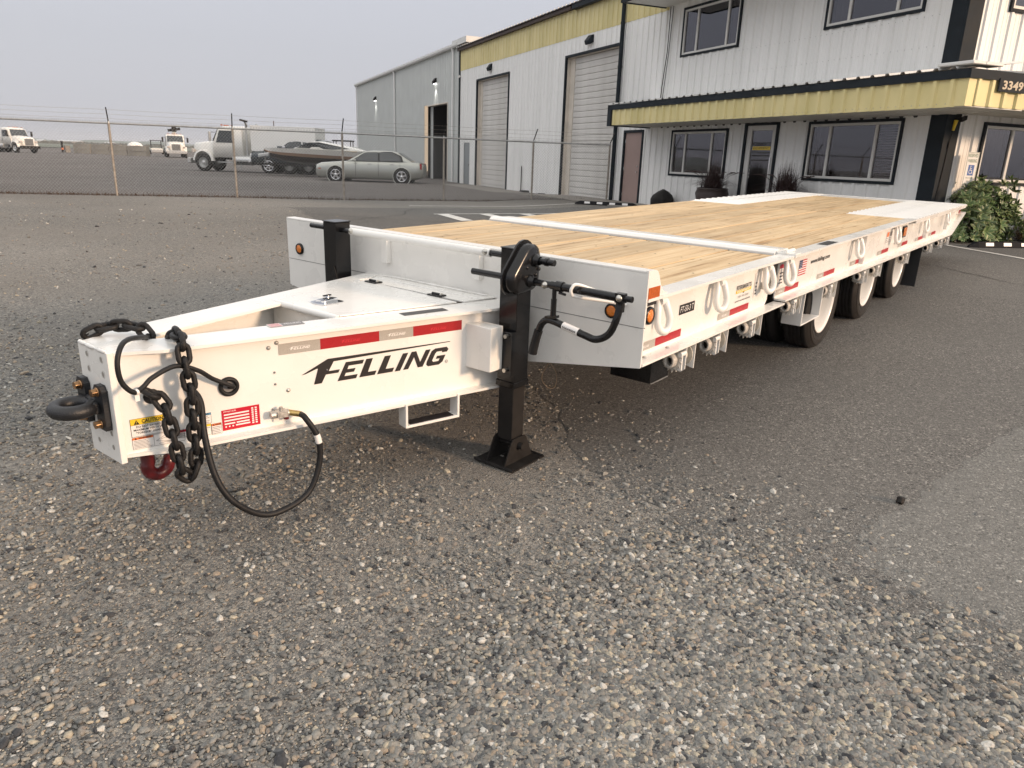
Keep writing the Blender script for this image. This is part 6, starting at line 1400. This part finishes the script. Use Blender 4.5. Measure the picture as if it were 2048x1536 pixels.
for sx_ in (-.9, .8):
    for sy in (-.65, .65): wheel_generic(ym, sx_, sy, .42, .3, 0, BUMP, sg=1 if sy > 0 else -1)
# distant hills and scrub line
HILL = mat('hazy_hill', (0.10, 0.135, 0.10), 0.95, var=0.3, vscale=.004)
q = MB(); n = 120; vs = []
for i in range(n+1):
    an = math.radians(96-i*86/n); R_ = 1850; h = 15+5*math.sin(i*.11)+2.2*math.sin(i*.43+1)+1.2*math.sin(i*1.1)-i*.055
    for rr, hh in ((R_-420, 0), (R_-220, h*.35), (R_, h), (R_+500, h*.9), (R_+900, -2)):
        vs.append((CX+math.cos(an)*rr, CY+math.sin(an)*rr, hh))
q.add(vs, [(5*i+j, 5*i+5+j, 5*i+6+j, 5*i+1+j)[::-1] for i in range(n) for j in range(4)], HILL, True); tag(q.build('hills'), kind='structure')
FIELD = mat('distant_field', (0.135, 0.150, 0.115), 0.95, var=0.25, vscale=.01); q = MB(); vs = []; n = 60
for i in range(n+1):
    an = math.radians(100-i*98/n)
    for rr in (225+12*math.sin(i*.9), 500, 1000, 1900): vs.append((CX+math.cos(an)*rr, CY+math.sin(an)*rr, .12))
q.add(vs, [(4*i+j, 4*i+4+j, 4*i+5+j, 4*i+1+j)[::-1] for i in range(n) for j in range(3)], FIELD); tag(q.build('field'), kind='structure')
g = np.random.default_rng(3); vs = []; fs = []
for i in range(9000):
    an = math.radians(g.uniform(8, 92)); R_ = g.uniform(700, 1400); x, y = CX+math.cos(an)*R_, CY+math.sin(an)*R_; s_ = g.uniform(.8, 2.4); k0 = len(vs)
    d = V(-math.sin(an), math.cos(an), 0)*s_; vs += [(x-d.x, y-d.y, -.2), (x+d.x, y+d.y, -.2), (x+d.x*.7, y+d.y*.7, s_*.8), (x, y, s_*g.uniform(.8, 1.4)), (x-d.x*.8, y-d.y*.8, s_*.6)]; fs.append((k0, k0+1, k0+2, k0+3, k0+4))
me = bpy.data.meshes.new('distant_scrub'); me.from_pydata(vs, [], fs); me.materials.append(mat('scrub', (.10, .105, .085), .95, var=.4, vscale=.02)); o = bpy.data.objects.new('distant_scrub', me); S.collection.objects.link(o); o['kind'] = 'stuff'

# ================================================================ NEAR THE OFFICE
STOPR = mat('stop_rubber', (0.014, 0.014, 0.016), .7, spec=.1)
def wheel_stop(loc, az, lab, n=4):
    L = 1.8; R0 = empty('wheel_stop', loc, az, lab, 'wheel stop', 'rubber wheel stops'); q = MB()
    q.prism([(-.075, 0), (.075, 0), (.045, .095), (-.045, .095)], (V(-L/2+.14, 0, 0), Y, Z, X), 0, L-.28, STOPR)
    for e, d in ((-L/2+.14, -1), (L/2-.14, 1)):
        q.add([(e, -.075, 0), (e, .075, 0), (e, .045, .095), (e, -.045, .095), (e+d*.15, -.03, 0), (e+d*.15, .03, 0), (e+d*.15, .02, .03), (e+d*.15, -.02, .03)], [(0, 3, 7, 4), (2, 1, 5, 6), (3, 2, 6, 7), (4, 7, 6, 5)], STOPR)
    q.build('stop_body', R0, .006)
    for i in range(n):
        for sg in (-1, 1):
            x = -L/2+.36+i*(L-.72)/(n-1); p = MB(); y0, z0, y1, z1 = .0665*sg, .028, .050*sg, .082; dn = V(0, .95*sg, .3)*.0025
            p.add([V(x-.08, y0, z0)+dn, V(x+.08, y0, z0)+dn, V(x+.08, y1, z1)+dn, V(x-.08, y1, z1)+dn], [(0, 1, 2, 3)], WLAB); p.build('white_patch', R0)
s0 = Vector((11.75, -1.19, 0)); dd = Vector((.766, -.643, 0)); c = s0+dd*.92
wheel_stop((c.x, c.y, float(gz(c.x, c.y))+.006), math.atan2(dd.y, dd.x), 'black rubber wheel stop with white patches beside the leafy bush')
s1 = Vector((15.25, 8.9, 0)); dd1 = -DV; c = s1+Vector((.25, -.75, 0)); wheel_stop((c.x, c.y, float(gz(c.x, c.y))+.006), math.atan2(-.75, .25), 'black wheel stop at the far parking line near the pink-brown door')
# planters with dark fountain grass
GR = mat('purple_fountain_grass', (.030, .013, .014), .6, var=.4, vscale=30, col2=(.05, .025, .02)); POT = mat('brown_pot', (.045, .028, .024), .35, var=.3, vscale=9, coat=.2)
def planter(a, v, lab, seed):
    p = P0-DV*a-NV*v; g0 = float(gz(p.x, p.y))+.03; R0 = empty('planter', (p.x, p.y, g0), 0, lab, 'potted plant', 'fountain grass planters by the office door')
    q = MB(); q.lathe([(0, 0), (.26, 0), (.34, .25), (.40, .50), (.36, .60), (.38, .62), (.33, .64), (.30, .60), (0, .58)], (0, 0, 0), (0, 0, 1), POT, 28); q.build('pot', R0)
    g = np.random.default_rng(seed); vs = []; fs = []
    for _ in range(900):
        an = g.uniform(0, 6.28); le = g.uniform(.35, .80); out = abs(g.normal(0, .34)); w_ = .006; b = V(g.normal(0, .09), g.normal(0, .09), .60); d = V(math.cos(an), math.sin(an), 0); sd_ = V(-d.y, d.x, 0)*w_; pr = None
        for j in range(6):
            t = j/5; pnt = b+d*out*t*1.1+Z*(le*t*(1-.55*t*min(1.6, out/.28))); ww = sd_*(1-t*.85); k0 = len(vs); vs += [tuple(pnt-ww), tuple(pnt+ww)]
            if j: fs.append((k0-2, k0-1, k0+1, k0))
    me = bpy.data.meshes.new('grass_blades'); me.from_pydata(vs, [], fs); me.materials.append(GR); o = bpy.data.objects.new('grass_blades', me); S.collection.objects.link(o); o.parent = R0; o['kind'] = 'stuff'
    q = MB()
    for _ in range(12):
        an = g.uniform(0, 6.28); d = V(math.cos(an), math.sin(an), 0); P_ = [V(0, 0, .6)+d*(.08+.62*t)+Z*(.95*t-.55*t*t) for t in (0, .25, .5, .75, 1)]; q.tube(P_, [.003, .003, .003, .012, .005], GR, 5, caps=False)
    q.build('seed_plumes', R0)
planter(18.25, .62, 'brown pot of dark fountain grass left of the glass door, below the window', 2); planter(20.65, .55, 'pot of dark fountain grass right of the glass door, half hidden by the trailer', 4)
p = P0-DV*15.85-NV*.42; q = MB(); q.lathe([(0, 0), (.36, 0), (.42, .1), (.43, .30), (.36, .44), (.22, .54), (.08, .58), (0, .585)], (0, 0, 0), (0, 0, 1), BLACKD, 18); 
for i, v_ in enumerate(q.v): a = math.atan2(v_[1], v_[0]); k = 1+.05*math.sin(3*a+1); q.v[i] = (v_[0]*k*.85, v_[1]*k*.7, v_[2]*(.80+.05*math.sin(2*a)))
o = q.build('covered_grill'); o.location = (p.x, p.y, float(gz(p.x, p.y))+.03); tag(o, 'low dark rounded covered object against the white wall under the canopy', 'cover')
# leafy bushes at the side wall
def leaf_mat(name, c_in, c_edge):
    m = bpy.data.materials.new(name); m.use_nodes = True; t = m.node_tree; N = t.nodes; L = t.links; b = N['Principled BSDF']; at = N.new('ShaderNodeAttribute'); at.attribute_name = 'edge'; oi = N.new('ShaderNodeObjectInfo')
    r = N.new('ShaderNodeValToRGB'); L.new(at.outputs['Fac'], r.inputs[0]); r.color_ramp.elements[0].color = (*c_in, 1); r.color_ramp.elements[0].position = .45; r.color_ramp.elements[1].color = (*c_edge, 1); r.color_ramp.elements[1].position = .8
    mr = N.new('ShaderNodeMapRange'); mr.inputs[3].default_value = .65; mr.inputs[4].default_value = 1.25; L.new(oi.outputs['Random'], mr.inputs[0]); h = N.new('ShaderNodeVectorMath'); h.operation = 'SCALE'; L.new(r.outputs[0], h.inputs[0]); L.new(mr.outputs[0], h.inputs['Scale']); L.new(h.outputs[0], b.inputs['Base Color']); b.inputs['Roughness'].default_value = .42; return m
LEAF = leaf_mat('variegated_leaf', (.10, .16, .05), (.46, .48, .24))
def cluster_mesh(seed, ln=.130, wd=.050):
    g = np.random.default_rng(seed); vs = []; fs = []; ed = []
    n = 9
    for i in range(n):
        an = i*2.4+g.uniform(-.3, .3); tilt = g.uniform(.15, 1.0); l = ln*g.uniform(.75, 1.2); w_ = wd*g.uniform(.8, 1.15); d = V(math.cos(an)*math.cos(tilt), math.sin(an)*math.cos(tilt), math.sin(tilt)); s_ = V(-math.sin(an), math.cos(an), 0); up = d.cross(s_)*-1
        base = V(0, 0, -.02*(i/n)); prof = ((0, .08), (.2, .7), (.45, 1), (.75, .62), (1, .02)); k0 = len(vs)
        for t, ww in prof:
            c = base+d*l*t-Z*.22*l*t*t
            for u, e in ((-1, 1), (-.55, .15), (0, 0), (.55, .15), (1, 1)): vs.append(tuple(c+s_*w_/2*ww*u*2*.5*2/2+up*abs(u)*.006*ww)); ed.append(e)
        for a in range(4):
            for b in range(4): fs.append((k0+a*5+b, k0+a*5+b+1, k0+a*5+b+6, k0+a*5+b+5))
    me = bpy.data.meshes.new('leaf_cluster'); me.from_pydata(vs, [], fs); me.materials.append(LEAF); at = me.attributes.new('edge', 'FLOAT', 'POINT'); at.data.foreach_set('value', np.array(ed, np.float32)); me.polygons.foreach_set('use_smooth', [True]*len(me.polygons)); return me
CM = [cluster_mesh(i) for i in range(5)]
def bush(c, rx, ry, h, n, lab, seed, sc=1.0, meshes=CM):
    g0 = float(gz(c[0], c[1])); R0 = empty('leafy_shrub', (c[0], c[1], g0), math.radians(-30), lab, 'shrub'); g = np.random.default_rng(seed)
    q = MB()
    for i in range(14):
        an = g.uniform(0, 6.28); t = V(math.cos(an)*rx*.6*g.random(), math.sin(an)*ry*.6*g.random(), h*.75); q.tube([V(t.x*.15, t.y*.15, 0), t*.5, t], [.015, .011, .006], BRTRIM, 5)
    q.build('stems', R0)
    k = 0
    def lump(th, ph): return 1+.10*math.sin(3*th+seed)+.10*math.sin(5*th+2*ph)+.07*math.sin(7*ph)
    while k < n:
        th = g.uniform(0, 6.283); zc = g.random()**.85; ph = math.asin(min(1, zc)); rr = g.uniform(.62, 1.0)*lump(th, ph); r_h = math.cos(ph)**.6
        p_ = V(math.cos(th)*rx*r_h*rr, math.sin(th)*ry*r_h*rr, .06+h*zc*rr*.97)
        o = bpy.data.objects.new('leaf_cluster', meshes[k % len(meshes)]); S.collection.objects.link(o); o.parent = R0; o.location = p_
        nv = V(p_.x/rx, p_.y/ry, max(.15, p_.z/h)).normalized(); o.rotation_mode = 'QUATERNION'; o.rotation_quaternion = nv.to_track_quat('Z', 'Y') @ Matrix.Rotation(g.uniform(0, 6.28), 4, 'Z').to_quaternion(); s_ = g.uniform(.8, 1.35)*sc; o.scale = (s_, s_, s_); k += 1
    # inner foliage that closes the shrub
    vs = []; fs = []
    for _ in range(2600):
        th = g.uniform(0, 6.283); zc = g.random(); rr = g.random()**.5*.85; r_h = math.cos(math.asin(zc))**.6; c_ = V(math.cos(th)*rx*r_h*rr, math.sin(th)*ry*r_h*rr, .03+h*zc*.92); a = V(*g.normal(0, 1, 3)).normalized()*.05*sc; b = a.orthogonal().normalized()*.018*sc; k0 = len(vs)
        vs += [tuple(c_-a), tuple(c_+b), tuple(c_+a), tuple(c_-b)]; fs.append((k0, k0+1, k0+2, k0+3))
    me = bpy.data.meshes.new('inner_foliage'); me.from_pydata(vs, [], fs); me.materials.append(meshes[0].materials[0]); o = bpy.data.objects.new('inner_foliage', me); S.collection.objects.link(o); o.parent = R0; o['kind'] = 'stuff'
bush((13.15, -1.12), .95, .50, 1.05, 290, 'green shrub with pale edged leaves behind the trailer tail, below the parking sign', 3)
OLDLEAF = leaf_mat('bronze_leaf', (.10, .055, .022), (.14, .10, .04)); CM2 = [cluster_mesh(20+i, .05, .022) for i in range(3)]
for m_ in CM2: m_.materials[0] = OLDLEAF
bush((14.55, -2.1), .75, .42, .55, 220, 'small bronze leaved shrub at the right edge beside the green shrub', 8, .9, CM2)
# reserved parking sign
sg = P0-DV*24.35-NV*-.30; SGN = empty('parking_sign', (12.72, -.88, float(gz(12.7, -.9))), math.radians(-30), 'white and green reserved parking sign with blue wheelchair symbol above the shrub', 'sign')
GRN = mat('sign_green', (.03, .16, .08), .4); BLU = mat('sign_blue', (.02, .10, .35), .4)
q = MB(); q.box(-.02, .02, .002, .022, 0, 1.5, WGALV)
for i in range(20): q.box(-.006, .006, -.0, .002, .08+i*.07, .10+i*.07, BLACKD)
q.build('sign_post', SGN)
q = MB(); fr = (V(0, -.004, 0), X, Z, -Y); q.box(-.145, .145, -.003, .0, 1.02, 1.56, WLAB); ps = q.build('sign_panel', SGN)
q = MB()
for p_ in ((-.138, .138, 1.548, 1.554), (-.138, .138, 1.026, 1.032), (-.138, -.132, 1.026, 1.554), (.132, .138, 1.026, 1.554)): q.quad(fr, *p_, GRN)
q.text(fr, 'RESERVED', 0, 1.475, .058, GRN, 0, width=.235, align='CENTER', bold=.01); q.text(fr, 'PARKING', 0, 1.385, .058, GRN, 0, width=.215, align='CENTER', bold=.01)
q.quad(fr, -.075, .075, 1.165, 1.345, BLU); W_ = WLAB
q.add([fr[0]+X*(-.015+.010*math.cos(t))+Z*(1.322+.010*math.sin(t))-Y*.001 for t in np.linspace(0, 6.28, 9)[:-1]], [tuple(range(8))], W_)
for p_ in ((-.022, -.010, 1.250, 1.305), (-.022, .030, 1.250, 1.260), (-.022, .018, 1.280, 1.289)): q.quad(fr, *p_, W_, .001)
q.bar(fr[0]+X*.026+Z*1.255-Y*.001, fr[0]+X*.040+Z*1.205-Y*.001, .010, .001, W_, up=Y); q.quad(fr, .036, .055, 1.200, 1.209, W_, .001)
ts = np.linspace(math.radians(130), math.radians(395), 14); ro, ri = .042, .033
q.add([fr[0]+X*(-.005+ro*math.cos(t))+Z*(1.232+ro*math.sin(t))-Y*.001 for t in ts]+[fr[0]+X*(-.005+ri*math.cos(t))+Z*(1.232+ri*math.sin(t))-Y*.001 for t in ts], [(i, i+1, 15+i, 14+i) for i in range(13)], W_)
q.text(fr, 'VAN ACCESSIBLE', 0, 1.115, .020, GRN, 0, width=.2, align='CENTER'); q.text(fr, 'PARKING', 0, 1.06, .020, GRN, 0, width=.12, align='CENTER'); q.build('sign_print', ps)
# the loose dark lump on the asphalt
import bmesh
bm = bmesh.new(); bmesh.ops.create_icosphere(bm, subdivisions=2, radius=.024)
for v in bm.verts: v.co = Vector((v.co.x*1.1, v.co.y*.8, v.co.z*.8))*(1+random.uniform(-.12, .12))
me = bpy.data.meshes.new('dark_stone'); bm.to_mesh(me); bm.free(); me.materials.append(BLACKD); o = bpy.data.objects.new('dark_stone', me); S.collection.objects.link(o)
px_ = 0.62; py_ = -2.36; o.location = (px_, py_, float(gz(px_, py_))+.018); tag(o, 'single dark lump lying alone on the grey asphalt at right', 'stone')
# ================================================================ SMOKY AIR
hz = MB(); hz.box(-960, 2780, -960, 3280, -1.6, 27, INK); hz_me = hz.mesh('haze'); hz_me.materials.clear()
hm = bpy.data.materials.new('smoke_haze'); hm.use_nodes = True; N = hm.node_tree.nodes; N.clear(); o_ = N.new('ShaderNodeOutputMaterial'); pv = N.new('ShaderNodeVolumePrincipled')
pv.inputs['Color'].default_value = (0.82, 0.86, 0.93, 1); pv.inputs['Density'].default_value = 0.00028; hm.node_tree.links.new(pv.outputs[0], o_.inputs['Volume']); hz_me.materials.append(hm)
ho = bpy.data.objects.new('haze', hz_me); S.collection.objects.link(ho); ho['kind'] = 'stuff'
